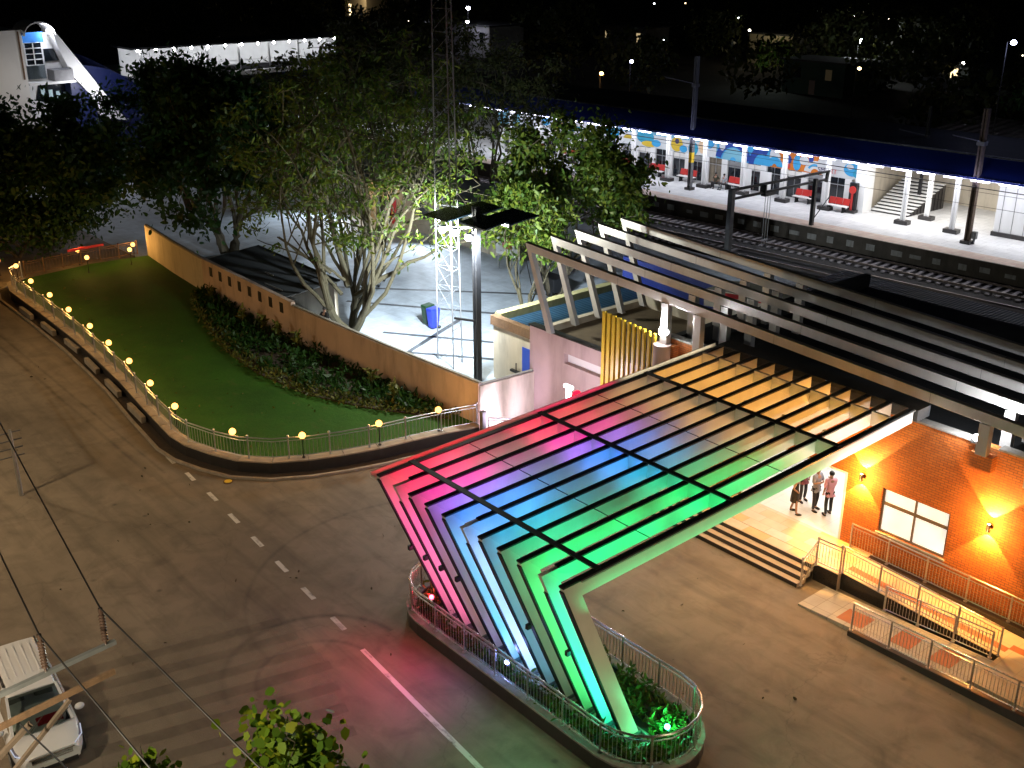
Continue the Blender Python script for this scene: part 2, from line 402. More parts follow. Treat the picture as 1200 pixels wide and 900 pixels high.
M['platface'] = mat('grimy platform face', (.09, .075, .06), .9, var=.55, scale=1.4, bump=.4, dirt=.6)
M['patch'] = mat('whitewashed patch', (.34, .33, .31), .9, var=.4, scale=4, bump=.2, dirt=.6)
M['ballast'] = mat('track ballast', (.06, .056, .055), .95, var=.7, scale=14, bump=1.0)
M['sleeper'] = mat('concrete sleeper', (.36, .33, .35), .85, var=.3, scale=5, bump=.3, dirt=.5)
M['rail'] = mat('rail steel', (.22, .18, .16), .35, .9, var=.3, scale=3, bump=.1)
M['blueroof'] = corrugated('blue roof sheet', (.012, .03, .17), .22, 0, 0, .45, .6)
M['bluefascia'] = mat('deep blue fascia', (.008, .02, .15), .4, var=.15, scale=1.2, bump=.03)
M['greyroof'] = corrugated('grey roof sheet', (.2, .21, .22), .25, 0, .2, .55)
M['tealroof'] = corrugated('teal roof sheet', (.016, .05, .085), .2, 0, .1, .5, .5)
M['beigeroof'] = corrugated('rusty beige roof sheet', (.3, .25, .18), .9, 0, 0, .7, .35)
M['redseat'] = mat('red bench plastic', (.5, .035, .03), .35, var=.1, scale=4, bump=.02)
M['red'] = mat('red paint', (.55, .03, .05), .45, var=.15, scale=3, bump=.03)
M['bluepaint'] = mat('bright blue paint', (.02, .07, .5), .45, var=.15, scale=3, bump=.03)
M['skyblue'] = mat('sky blue panel', (.05, .25, .7), .45, var=.12, scale=3, bump=.03)
M['binblue'] = mat('blue bin plastic', (.02, .04, .42), .4, var=.1, scale=4, bump=.03)
M['bingreen'] = mat('dark green bin plastic', (.015, .05, .02), .45, var=.15, scale=4, bump=.03)
M['ceram'] = mat('brown glazed insulator', (.05, .03, .022), .2, var=.3, scale=8, bump=.02)
M['wire'] = mat('black conductor', (.014, .013, .013), .5, .3, var=.2, scale=8, bump=.02)
M['stairblue'] = mat('night blue sheeting', (.004, .011, .075), .5, var=.2, scale=.6, bump=.05)
M['panel'] = mat('solar glass', (.015, .03, .05), .25, var=.3, scale=3, bump=.03)
M['bark'] = mat('grey brown bark', (.1, .08, .05), .9, var=.45, scale=7, bump=.8)
M['barkpale'] = mat('mottled smooth bark', (.07, .058, .03), .85, var=.35, scale=6, bump=.5)
M['leafA'] = leaf_mat('tree leaves', (.16, .18, .02), (.085, .135, .015), (.045, .095, .012), .4)
M['leafB'] = leaf_mat('glossy dark leaves', (.03, .075, .014), (.022, .06, .012), (.04, .09, .018))
M['leafC'] = leaf_mat('yellow green leaves', (.26, .28, .015), (.13, .22, .015), (.07, .15, .015), .4)
M['leafD'] = leaf_mat('dull olive leaves', (.075, .08, .02), (.05, .06, .018), (.03, .045, .014))
M['leafbed'] = leaf_mat('bed plant leaves', (.022, .07, .01), (.014, .05, .008), (.03, .085, .014))
M['leafyel'] = leaf_mat('variegated bed leaves', (.17, .16, .03), (.1, .12, .022), (.06, .09, .018))
M['leafred'] = leaf_mat('reddish planter leaves', (.2, .07, .03), (.09, .1, .02), (.05, .1, .02))
M['leafpl'] = leaf_mat('planter leaves', (.1, .15, .02), (.06, .12, .018), (.04, .09, .018))
M['carwhite'] = mat('white car paint', (.8, .81, .83), .22, var=.02, scale=1, bump=0, spec=.6)
M['tyre'] = mat('tyre rubber', (.015, .015, .015), .8, var=.2, scale=8, bump=.1)
M['chrome'] = mat('chrome trim', (.75, .75, .77), .12, 1.0, var=.04, scale=4, bump=0)
M['carblack'] = mat('black car plastic', (.02, .02, .022), .5, var=.2, scale=5, bump=.05)
M['carglass'] = glass_mat('tinted car glass', (.35, .4, .38), 1.5)
M['lens'] = mat('headlamp lens', (.35, .36, .5), .1, .4, var=.2, scale=6, bump=.02, spec=.8)
M['skin'] = mat('skin', (.3, .16, .1), .5, var=.08, scale=12, bump=.02)
M['hair'] = mat('black hair', (.012, .01, .009), .5, var=.3, scale=40, bump=.1)
M['bulb'] = emat('warm globe glow', (1, .42, .09), 5.5)
M['tube'] = emat('violet white tube glow', (.8, .78, 1.0), 16)
M['flood'] = emat('white flood glow', (.95, .97, 1.0), 60)
M['letter'] = emat('white lit letter', (.9, .93, 1.0), 9)
M['greenlamp'] = emat('green flood glow', (.05, 1, .35), 45)
# ------------------------------------------------------------------ camera, night sky, view
cam = bpy.data.cameras.new('camera'); cam.sensor_width = 36; cam.lens = 39.0; cam.clip_start = .1; cam.clip_end = 5000
co_ = bpy.data.objects.new('camera', cam); link(co_); co_.location = (0, 0, 20); co_.rotation_euler = (R(90 - 21.99), 0, R(49.7)); S.camera = co_
w = bpy.data.worlds.new('World'); S.world = w; w.use_nodes = True
t = w.node_tree; t.nodes.clear()
sk = N(t, 'ShaderNodeTexSky'); sk.sky_type = 'NISHITA'; sk.sun_disc = False; sk.sun_elevation = R(12); sk.sun_rotation = R(200)
bg = N(t, 'ShaderNodeBackground', Strength=.0006); L(t, sk.outputs[0], bg.inputs[0])
ow = N(t, 'ShaderNodeOutputWorld'); L(t, bg.outputs[0], ow.inputs[0])
S.view_settings.view_transform = 'Standard'; S.view_settings.look = 'None'; S.view_settings.exposure = 0; S.view_settings.gamma = 1
S.render.engine = 'CYCLES'
cy = S.cycles; cy.use_denoising = True; cy.use_light_tree = True; cy.max_bounces = 7; cy.diffuse_bounces = 3; cy.glossy_bounces = 3
cy.transparent_max_bounces = 24; cy.transmission_bounces = 4; cy.sample_clamp_indirect = 6; cy.caustics_reflective = False; cy.caustics_refractive = False

# ------------------------------------------------------------------ ground, road, markings
MB().quad((-2500, -1500, -.35), (1500, -1500, -.35), (1500, 2500, -.35), (-2500, 2500, -.35)).build('ground', M['soil_far'], kind='structure')
b = MB(); b.box(-140, 60, -90, 57.0, -.3, 0); b.build('road', M['road'], kind='structure')

def stripe(b, a, c, w, z=.006):
    a = Vector((a[0], a[1], z)); c = Vector((c[0], c[1], z)); d = (c - a).normalized(); n = Vector((-d.y, d.x, 0)) * w / 2
    b.quad(a - n, c - n, c + n, a + n)
# centre line: dashes, then one long line past the planter island
for i, (x, y) in enumerate(((-40.5, 15.92), (-38.55, 15.86), (-36.4, 15.76), (-34.29, 15.58), (-32.2, 15.42), (-30.15, 15.24), (-28.1, 15.07), (-25.99, 14.9))):
    b = MB(); stripe(b, (x - .42, y + .035), (x + .42, y - .035), .17)
    tag(b.build('lane_dash', M['line'], off=(x, y, 0)), 'short white lane dash, %s along the line from the garden corner' % ORD[i], 'road marking', 'white lane dashes on the road', 'structure')
b = MB(); stripe(b, (-24.35, 14.72), (-12.0, 13.7), .16); tag(b.build('lane_line', M['line'], off=(-20, 14.4, 0)), None, None, None, 'structure')
# the almost worn away crossing stripes at the foot of the picture
for i in range(7):
    x = -29.1 + i * .98
    b = MB(); stripe(b, (x - .35, 6.8), (x + 1.35, 13.6 - max(0, i - 3) * .35), .52, .004)
    b.build('worn_crossing_stripe', M['zebra' if i % 2 == 0 else 'zebra'], kind='structure', off=(x, 10, 0))
    b = MB(); stripe(b, (x + .14, 6.8), (x + 1.84, 13.6 - max(0, i - 3) * .35), .44, .004)
    b.build('dark_crossing_stripe', M['zebra2'], kind='structure', off=(x + .5, 10, 0))

# ------------------------------------------------------------------ garden: lawn, retaining wall, kerb
GZ = .42
fence = [(-69.6, 19.6), (-68.9, 18.75), (-67.3, 18.4), (-62, 18.35), (-56.3, 18.2), (-52.6, 17.95), (-49, 17.65), (-45.3, 17.2), (-41.7, 16.83), (-40.5, 16.9), (-39.1, 17.3),
         (-37.9, 17.8), (-36.9, 18.7), (-36.2, 19.9), (-35.7, 21.2), (-35.3, 22.6), (-35.05, 24.1), (-34.75, 25.6), (-34.35, 27.1)]
def offset(pts, d):
    out = []
    for i, p in enumerate(pts):
        a = Vector(pts[max(i - 1, 0)]); c = Vector(pts[min(i + 1, len(pts) - 1)]); t_ = (c - a).normalized()
        out.append((p[0] + t_.y * d, p[1] - t_.x * d))
    return out
def ribbon(b, inn, out, z0, z1, mi=0):
    for i in range(len(inn) - 1):
        b.hexa([(*inn[i], z0), (*out[i], z0), (*out[i + 1], z0), (*inn[i + 1], z0), (*inn[i], z1), (*out[i], z1), (*out[i + 1], z1), (*inn[i + 1], z1)], mi)
wallpts = [(-34.35, 27.25), (-41.5, 26.85), (-49, 26.6), (-59.8, 26.85), (-64.8, 27.2), (-69.9, 27.7)]
lawn = [(p[0], p[1]) for p in fence] + [(-34.35, 27.25)] + wallpts[1:] + [(-70.3, 24)]
b = MB(); b.prism(lawn, .0, GZ); o = b.build('lawn', M['grass'], off=(-50, 22, 0)); o['kind'] = 'stuff'
rw = thing('garden_retaining_wall', 'low dark granite wall with a pale stone ledge around the lawn', 'retaining wall', (-45, 17.2, 0))
b = MB(); ribbon(b, offset(fence, -.12), offset(fence, .34), 0, .46); b.build('granite_face', M['granite'], rw)
b = MB()
fi, fo = offset(fence, -.14), offset(fence, .36)
for i in range(len(fence) - 1):                      # ledge slabs with open joints
    a0, a1 = Vector(fi[i]), Vector(fi[i + 1]); c0, c1 = Vector(fo[i]), Vector(fo[i + 1]); n = max(1, int((a1 - a0).length / 1.0))
    for k in range(n):
        f0, f1 = k / n + .008, (k + 1) / n - .008
        p = [a0.lerp(a1, f0), c0.lerp(c1, f0), c0.lerp(c1, f1), a0.lerp(a1, f1)]
        b.hexa([(*q, .46) for q in p] + [(*q, .52) for q in p])
b.build('ledge', M['ledge'], rw)
b = MB(); k0, k1 = offset(fence, .85), offset(fence, .98); ribbon(b, k0, k1, 0, .09); b.build('kerb', M['kerb'], kind='structure', off=(-45, 16, 0))
b = MB(); g0, g1 = offset(fence, .36), offset(fence, .84); ribbon(b, g0, g1, .003, .02); b.build('gutter_bed', M['soil'], kind='structure', off=(-45, 16, 0))
# stone blocks standing in the gutter strip along the straight side
for i in range(6):
    x = -63.5 + i * 3.55; y = 17.72 - (0 if x < -56 else (x + 56) * .1)
    b = MB(); b.cbox((x, y, .16), 2.0, .22, .3, R(-1.5 if x < -54 else -5)); o = b.build('drain_slab', M['kerb'], off=(x, y, 0), bevel=.02)
    tag(o, 'grey concrete slab lying in the gutter, %s from the scooter end' % ORD[i], 'concrete slab', 'slabs in the garden gutter')

# ------------------------------------------------------------------ railings
def railing(name, label, cat, pts, h=.95, step=1.5, ball=True, bar=.12, mat_='steel', mid=.86, low=.1, group=None, rad=.028, curve=False, postr=.034):
    """Tubular railing along 3-D base points; pts are sampled into posts about step apart."""
    P = [Vector(p) for p in pts]
    seg = [(P[i + 1] - P[i]).length for i in range(len(P) - 1)]; tot = sum(seg)
    def at(s):
        for i, l in enumerate(seg):
            if s <= l + 1e-6 or i == len(seg) - 1: return P[i].lerp(P[i + 1], max(0, min(1, s / l)))
            s -= l
    n = max(1, round(tot / step)); ps = [at(tot * i / n) for i in range(n + 1)]
    th = thing(name, label, cat, tuple(P[0].lerp(P[-1], .5)), group)
    Z = Vector((0, 0, 1)); m = M[mat_]
    for p in ps:
        b = MB(); b.tube(p, p + Z * (h + .02), postr, n=8)
        if ball: b.ball(p + Z * (h + .07), .055, nu=8, nv=6)
        b.tube(p, p + Z * .02, postr * 1.9, n=8)
        b.build('post', m, th, smooth=True)
    def fine(k):
        s0, s1 = tot * k / n, tot * (k + 1) / n
        q = [s0] + [x for x in np.cumsum(seg)[:-1] if s0 + .02 < x < s1 - .02] + [s1]
        return [at(s) for s in q], s0, s1
    allp = [at(0)]
    for k in range(n): allp += fine(k)[0][1:]
    b = MB(); b.path([p + Z * h for p in allp], rad, 8); b.build('top_rail', m, th, smooth=True)
    b = MB(); b.path([p + Z * h * mid for p in allp], rad * .65, 6); b.path([p + Z * low for p in allp], rad * .65, 6); b.build('lower_rails', m, th, smooth=True)
    for k in range(n):
        _, s0, s1 = fine(k); c = max(2, round((s1 - s0) / bar)); b = MB()
        for i in range(1, c):
            p = at(s0 + (s1 - s0) * i / c); b.tube(p + Z * low, p + Z * h * mid, .0095, n=5, caps=False)
        b.build('baluster_panel', m, th, smooth=True)
    return th
fpts = [(p[0], p[1], .52) for p in offset(fence, .08)]
railing('garden_railing', 'long silver railing with ball topped posts around the lawn', 'railing', fpts, .9, 1.65, True, .16, 'galv')
railing('garden_railing', 'low rusty railing closing the far end of the lawn', 'railing', [(-70.2, 19.9, GZ), (-70.6, 23.5, GZ), (-70.6, 27.3, GZ)], .85, 1.2, True, .2, 'rust')
b = MB(); b.cbox((-71.0, 24.1, 1.33), .06, 2.4, .16, R(3)); tag(b.build('red_barrier_board', M['red'], off=(-71, 24.1, 1.3)), 'narrow red board fixed behind the far garden railing', 'barrier board')
railing('side_railing', 'short railing with a cut down end beside the pale end wall', 'railing', [(-33.6, 27.2, .1), (-32.6, 28.1, .1), (-31.6, 29.0, .1)], .9, .9, False, .14, 'galv')
b = MB(); b.cbox((-33.75, 27.0, .62), .2, .2, 1.24); b.box(-33.87, -33.63, 26.88, 27.12, 1.24, 1.3)
tag(b.build('gate_post', M['galvdark'], off=(-33.75, 27, 0), bevel=.01), 'square grey gate post by the pale end wall', 'gate post')

t_ = thing('drain_cover', 'round brass coloured drain cover by the kerb at the garden corner', 'drain cover', (-37.15, 16.8, 0)); b = MB(); b.tube((-37.15, 16.8, 0), (-37.15, 16.8, .03), .2, n=20); b.build('rim', M['rust'], t_); b = MB(); b.tube((-37.15, 16.8, .03), (-37.15, 16.8, .04), .15, n=20); b.build('lid', M['yellow'], t_)
# ------------------------------------------------------------------ globe lamps on the garden railing
def globe_lamp(label, loc, first=None, low=False):
    if first is not None: return copy_tree(first, loc, label=label)
    th = thing('globe_lamp', label, 'garden lamp', loc, 'warm globe lamps around the lawn')
    x, y, z = loc
    b = MB(); b.tube((x, y, z), (x, y, z + .03), .07); b.tube((x, y, z), (x, y, z + .84), .022); b.tube((x, y, z + .8), (x, y, z + .86), .05, .07, 10)
    b.build('lamp_stem', M['blacksteel'], th, smooth=True)
    b = MB(); b.ball((x, y, z + .97), .14, nu=12, nv=8); b.build('globe', M['bulb'], th, smooth=True)
    return th
glocs = [(-65.1, 18.7), (-61.7, 18.6), (-58.4, 18.45), (-55.0, 18.3), (-51.9, 18.05), (-48.8, 17.8), (-45.5, 17.4), (-42.3, 17.1), (-38.35, 17.75), (-36.2, 19.7), (-35.2, 22.7), (-34.75, 25.4)]
glab = ['globe lamp on the straight railing, %s from the far end'] * 8 + ['globe lamp just past the bend of the railing', 'globe lamp in the middle of the curved corner railing', 'globe lamp second from the pale end wall', 'globe lamp nearest the pale end wall']
g0 = None
for i, (x, y) in enumerate(glocs):
    lab = glab[i] % ORD[i] if '%' in glab[i] else glab[i]
    g = globe_lamp(lab, (x, y, .52), g0); g0 = g0 or g
    lamp('POINT', (x, y, 1.49 + .0), 75, (1, .5, .13), size=.14, name='globe_glow').location.z = 1.72
for (x, y, lab) in ((-68.4, 23.2, 'short globe lamp standing on the lawn before the red board'), (-71.1, 23.6, 'globe lamp behind the red board at the far fence'),
                    (-68.5, 26.0, 'short globe lamp standing on the far lawn corner'), (-70.2, 26.9, 'globe lamp behind the far lawn corner by the wall'),
                    (-69.3, 19.2, 'small globe lamp at the far bend of the railing'), (-71.9, 18.9, 'small globe lamp beyond the far bend')):
    globe_lamp(lab, (x, y, .42 if x > -70 else .25), g0)
    lamp('POINT', (x, y, 1.66), 62, (1, .5, .13), size=.14, name='globe_glow')

# ------------------------------------------------------------------ compound walls
def wall(name, label, pts, h, th_, m, cop=True, z0=0.0, cat='wall'):
    t_ = thing(name, label, cat, (*pts[0], 0))
    i_, o_ = pts, offset(pts, th_); b = MB(); ribbon(b, i_, o_, z0, h); b.build('wall_face', m, t_)
    if cop:
        b = MB(); ribbon(b, offset(pts, -.05), offset(pts, th_ + .05), h, h + .07); b.build('coping', M['coping'], t_)
    return t_
w1 = wall('compound_wall', 'long peach compound wall behind the flower bed', wallpts[0:3][::-1], 2.3, -.24, M['wall_peach'])
w2 = wall('compound_wall', 'peach wall with dark slots under a lean-to roof', [wallpts[3], wallpts[2]], 2.5, -.24, M['wall_peach'], cop=False)
for i in range(8):
    x = -58.6 + i * 1.22; y = 26.85 - .0235 * (x + 59.8) - .012
    b = MB(); b.cbox((x, y, 1.95), .34, .03, .55, R(-1.3)); b.build('slot', M['blacksteel'], w2)
w3 = wall('compound_wall', 'far stretch of compound wall glowing orange from the lamps', [wallpts[5], wallpts[4], wallpts[3]], 2.45, -.24, M['wall_cream'])
w4 = wall('end_wall', 'short pale wall from the garden corner to the pink station wall', [(-34.3, 27.3), (-34.1, 30.2)], 2.2, -.24, M['wall_cream'])

# ------------------------------------------------------------------ flower bed along the wall
bed = [(-35.6, 26.6), (-39, 24.5), (-42, 23.3), (-46, 22.85), (-50, 23.2), (-54, 24.2), (-57.5, 25.2), (-60, 26.4)]
b = MB(); b.prism(bed[::-1] + [(-49, 26.55)], GZ, GZ + .05); b.build('flower_bed_soil', M['soil'], kind='structure', off=(-48, 25, 0))
def leaf_cloud(name, pts, size, m, parent=None, off=None, droop=.5, aspect=.45, rng=None, kind=None, dirs=None):
    """Many separate pointed leaves (two triangles each, folded a little along the midrib) at the given points."""
    rng = rng or np.random.default_rng(3); pts = np.asarray(pts, float); n = len(pts)
    a = rng.normal(size=(n, 3)); a[:, 2] -= droop
    if dirs is not None: a = a * .55 + dirs
    a /= np.linalg.norm(a, axis=1)[:, None]
    s = np.cross(a, rng.normal(size=(n, 3))); s /= np.linalg.norm(s, axis=1)[:, None]
    nn = np.cross(a, s); ln = size * rng.uniform(.55, 1.35, n)[:, None]; wd = ln * aspect
    up = nn * ln
    ring = [pts, pts + a * ln * .3 + s * wd * .5 - up * .05, pts + a * ln * .68 + s * wd * .42 - up * .07, pts + a * ln - up * .1,
            pts + a * ln * .68 - s * wd * .42 - up * .07, pts + a * ln * .3 - s * wd * .5 - up * .05]
    v = np.stack(ring, 1).reshape(-1, 3)
    o3 = Vector(off) if off is not None else Vector((0, 0, 0))
    if parent is not None:
        p = parent
        while p.parent is not None: p = p.parent
        o3 = Vector(p.location)
    v = v - np.array(o3)
    me = bpy.data.meshes.new(name); me.vertices.add(6 * n); me.vertices.foreach_set('co', v.ravel())
    idx = np.arange(6 * n).reshape(n, 6); qd = np.concatenate([idx[:, [0, 1, 2, 3]], idx[:, [0, 3, 4, 5]]], 1).reshape(-1)
    me.loops.add(8 * n); me.loops.foreach_set('vertex_index', qd.astype(np.int32)); me.polygons.add(2 * n)
    me.polygons.foreach_set('loop_start', np.arange(0, 8 * n, 4, dtype=np.int32)); me.update(calc_edges=True); me.validate()
    me.materials.append(m); o = bpy.data.objects.new(name, me); link(o)
    if parent is not None: o.parent = parent
    else: o.location = o3
    if kind: o['kind'] = kind
    return o
def clumps(centres, per, spread, zs, rng):
    c = np.repeat(np.asarray(centres, float), per, 0); return c + rng.normal(size=c.shape) * np.array([spread, spread, zs])
rng = np.random.default_rng(11)
def inbed():
    while True:
        x = rng.uniform(-59.5, -36); lo = np.interp(x, [p[0] for p in bed[::-1]], [p[1] for p in bed[::-1]]) + .35
        if lo > 26.4: continue
        y = rng.uniform(lo, 26.5)
        if y > lo: return x, y
cs = []
for i in range(270):
    x, y = inbed(); cs.append((x, y, GZ + rng.uniform(.08, .36)))
leaf_cloud('flower_bed_plants', clumps(cs, 22, .2, .1, rng), .28, M['leafbed'], off=(-48, 25, 0), droop=-.5, aspect=.35, rng=rng, kind='stuff')
cs = []
for (dd, k) in ((0.0, 1), (.55, 1)):
    for s in np.linspace(0, len(bed) - 1.001, 105):
        i = int(s); f = s - i; x = bed[i][0] * (1 - f) + bed[i + 1][0] * f; y = bed[i][1] * (1 - f) + bed[i + 1][1] * f
        cs.append((x + rng.uniform(-.06, .06), y + dd, GZ + .15))
leaf_cloud('bed_border_plants', clumps(cs, 12, .1, .07, rng), .22, M['leafyel'], off=(-48, 25, 0), droop=-.6, aspect=.35, rng=rng, kind='stuff')
for i, (x, y) in enumerate(((-57.6, 26.2), (-52.8, 25.7), (-50.9, 25.9), (-49.4, 25.95), (-47.4, 25.9), (-40.6, 25.9), (-38.6, 25.8))):
    t_ = thing('tall_bed_plant', 'tall yellow leaved plant before the peach wall, %s from the far end of the bed' % ORD[i], 'plant', (x, y, GZ), 'tall yellow plants in the bed')
    b = MB(); b.tube((x, y, GZ), (x + .05, y, GZ + .85), .022, .012, 6); b.build('stem', M['bark'], t_)
    q = np.array([(x + .05 * k / 26, y, GZ + .25 + .03 * k) for k in range(26)] * 2); leaf_cloud('leaves', q + rng.normal(size=q.shape) * .05, .34, M['leafyel'], t_, droop=-.3, aspect=.3, rng=rng)

rng = np.random.default_rng(23); q = []
while len(q) < 130:
    x, y = rng.uniform(-68, -36), rng.uniform(18, 24)
    if y > np.interp(x, [p[0] for p in fence[:12]], [p[1] for p in fence[:12]]) + .3: q.append((x, y, GZ + .012))
leaf_cloud('fallen_leaves', q, .13, M['leafyel'], off=(-50, 21, 0), droop=.2, aspect=.6, rng=rng, kind='stuff')
q = [(rng.uniform(-60, -8), rng.uniform(8, 27), .012) for k in range(150)]; q = [p for p in q if not (-26 < p[0] < -14 and 16 < p[1] < 20.2) and not (p[0] < -33 and p[1] > 15.5)]
leaf_cloud('road_litter', q, .12, M['barkpale'], off=(-30, 15, 0), droop=.2, aspect=.6, rng=rng, kind='stuff')
# ------------------------------------------------------------------ the entrance canopy: eleven folded ribs under glass
RX = [-23.5 + .75 * k for k in range(11)]
def roofz(y): return 6.05 + (y - 15.05) * .0268
FO, FI = (15.05, 6.05), (15.68, 5.645)                       # outer and inner fold (y, z)
LO, LI = (17.42, .46), (17.92, .46)                          # leg foot, outer and inner
YB = 29.75
can = thing('entrance_canopy', 'big glass roofed canopy on slanted ribs lit in rainbow colours', 'canopy', (-19.75, 22, 0))
for k, x in enumerate(RX):
    b = MB()
    poly = [LO, LI, FI, (YB, roofz(YB) - .42), (YB, roofz(YB)), FO]
    n = len(poly); x0, x1 = x - .065, x + .065
    # two convex halves (leg and roof arm) share the fold
    b.prism_x([LO, LI, FI, FO], x0, x1); b.prism_x([FO, FI, (YB, roofz(YB) - .42), (YB, roofz(YB))], x0, x1)
    rib = b.build('rib', M['rib'], can)
    b = MB(); c0, c1 = x - .085, x + .085; ys = 15.6 if k in (1, 5, 9) else 15.05
    b.prism_x([(ys, roofz(ys) + .004), (YB + .02, roofz(YB) + .004), (YB + .02, roofz(YB) + .05), (ys, roofz(ys) + .05)], c0, c1)
    # cap down the outer edge of the leg
    d = Vector((0, FO[0] - LO[0], FO[1] - LO[1])).normalized(); nn = Vector((0, -d.z, d.y))
    zt = .9 if k in (1, 5, 9) else .985
    a_ = Vector((0, *LO)); e_ = a_.lerp(Vector((0, *FO)), zt)
    q = [a_ + nn * .003, e_ + nn * .003, e_ + nn * .04, a_ + nn * .04]
    b.prism_x([(p.y, p.z) for p in q], x - .075, x + .075)
    b.build('dark_cap', M['cap'], rib)
    b = MB(); b.cbox((x, 17.67, .42), .34, .74, .08); b.cbox((x, 17.67, .5), .2, .6, .1); b.build('foot_plate', M['galvdark'], rib, bevel=.01)
cy_ = [16.2, 21.1, 25.85]
for y in cy_:
    b = MB(); z = roofz(y); b.box(RX[0] - .06, RX[-1] + .06, y - .085, y + .085, z + .06, z + .1); b.build('cross_beam', M['cap'], can)
for y in (21.1, 25.85):                                        # deep bulkheads between the ribs below the second and third cross beam
    for k in range(10):
        b = MB(); z = roofz(y); b.box(RX[k] + .07, RX[k + 1] - .07, y - .05, y + .05, z - .4, z + .05); b.build('bulkhead', M['rib'], can)
for k in range(10):
    b = MB(); z = roofz(YB); b.box(RX[k] + .07, RX[k + 1] - .07, YB - 1.15, YB - 1.05, z - .42, z + .05); b.build('bulkhead', M['rib'], can)
# glass sheets: one per bay and gap, with a joint half way along
ends = [15.2, 16.2, 18.15, 21.1, 23.4, 25.85, 27.8, YB - .05]
for k in range(10):
    b = MB()
    for i in range(len(ends) - 1):
        y0, y1 = ends[i] + .012, ends[i + 1] - .012
        b.quad((RX[k] + .02, y0, roofz(y0) + .056), (RX[k + 1] - .02, y0, roofz(y0) + .056), (RX[k + 1] - .02, y1, roofz(y1) + .056), (RX[k] + .02, y1, roofz(y1) + .056))
    b.build('glass_panels', M['glass'], can)
    b = MB()
    for y in (18.15, 23.4):
        b = MB(); b.box(RX[k] + .09, RX[k + 1] - .09, y - .011, y + .011, roofz(y) + .05, roofz(y) + .062); b.build('glass_joint', M['cap'], can)
for x, s in ((RX[0], -1), (RX[-1], 1)):                        # side gutters outside the first and the last rib
    b = MB(); x0, x1 = x + s * .07, x + s * .3
    if s < 0:
        b.prism_x([(15.0, roofz(15.0) - .12), (YB, roofz(YB) - .12), (YB, roofz(YB) - .04), (15.0, roofz(15.0) - .04)], min(x0, x1), max(x0, x1))
        b.prism_x([(15.0, roofz(15.0) - .12), (YB, roofz(YB) - .12), (YB, roofz(YB) + .05), (15.0, roofz(15.0) + .05)], x1 - .03, x1)
        b.build('side_gutter', M['rib'], can)
    else:
        b.prism_x([(15.6, roofz(15.6) - .015), (YB, roofz(YB) - .015), (YB, roofz(YB) + .03), (15.6, roofz(15.6) + .03)], x0, x0 + .06); b.build('side_gutter', M['gutter'], can)
b = MB(); b.box(RX[0] - .2, RX[-1] + .2, YB + .03, YB + .75, roofz(YB) - .35, roofz(YB) + .02); b.build('back_flashing', M['roof'], can)

# coloured LED battens: on the hidden face of each rib they light the next rib's visible face
COL = [(1, 0, .07), (1, 0, .13), (1, 0, .42), (.34, .1, 1), (.03, .2, 1), (.03, .3, 1), (0, .42, .85), (0, .72, .36), (0, .95, .22), (0, .95, .24)]
legP = [20, 22, 3.5, 3, 24, 34, 11, 3.5, 26, 30]
rofP = [3.9, 3.7, 3.6, 3.9, 4.2, 4.2, 3.2, 2.7, 2.9, 3.1]
def on_leg(f, inn=.5): 
    a = Vector((0, LO[0] * (1 - inn) + LI[0] * inn, LO[1])); c = Vector((0, FO[0] * (1 - inn) + FI[0] * inn, FO[1] * (1 - inn) + FI[1] * inn)); return a.lerp(c, f)
for k in range(10):
    x = RX[k + 1] - .085; c = COL[k]
    legc = {4: (.06, .5, 1), 5: (.25, .5, 1), 9: (0, .95, .55), 0: (1, .06, .36), 1: (1, .07, .4)}.get(k, c)
    def P(v): return (x, v.y, v.z)
    strip_light(P(on_leg(.05)), P(on_leg(.93)), .05, (-1, 0, 0), legP[k] * 1.0, legc, 'leg_batten')
    if k in (4, 5, 9): strip_light(P(on_leg(.05)), P(on_leg(.34 if k != 9 else .5)), .05, (-1, 0, 0), legP[k] * .7, legc, 'leg_batten')
    for (y0, y1, f) in ((15.5, 16.1, 1.5), (16.35, 18.0, 3.0), (18.2, 19.2, .5), (20.0, 20.95, 2.3), (21.35, 22.9, 1.9), (22.9, 24.2, .35)):
        if k in (8, 9) and y0 in (18.2,): f = 2.2
        if k in (7, 8, 9) and y0 == 22.9: f = 1.0
        z0, z1 = roofz(y0) - .14, roofz(y1) - .14
        strip_light((x, y0, z0), (x, y1, z1), .04, (-1, 0, 0), rofP[k] * f, c, 'roof_batten')
    strip_light((x, 26.0, roofz(26.0) - .16), (x, 28.5, roofz(28.5) - .16), .04, (-1, 0, 0), 9.5, (1, .46, .08), 'roof_batten')
    strip_light((x, 24.3, roofz(24.3) - .16), (x, 25.7, roofz(25.7) - .16), .04, (-1, 0, 0), 2.2, (1, .6, .3), 'roof_batten')
# outer faces of the first and last rib
strip_light((RX[-1] + .45, 15.9, roofz(15.9) - .95), (RX[-1] + .45, 25.5, roofz(25.5) - .95), .05, (-.7, 0, .7), 34, (0, .95, .3), 'edge_batten').data.spread = R(120)
strip_light((RX[-1] + .45, 25.6, roofz(25.6) - .95), (RX[-1] + .45, 29.5, roofz(29.5) - .95), .05, (-.7, 0, .7), 40, (1, .93, .85), 'edge_batten').data.spread = R(120)
for (y0, y1, pw_, c_) in ((15.1, 19.3, 5, (1, .02, .05)), (19.3, 21, 1.0, (1, .25, .25)), (21, 24.6, 4, (1, .04, .16)), (25, 29.6, 5, (1, .85, .6))): strip_light((RX[0] - .085, y0, roofz(y0) - .02), (RX[0] - .085, y1, roofz(y1) - .02), .03, (-1, 0, .0), pw_, c_, 'edge_batten')
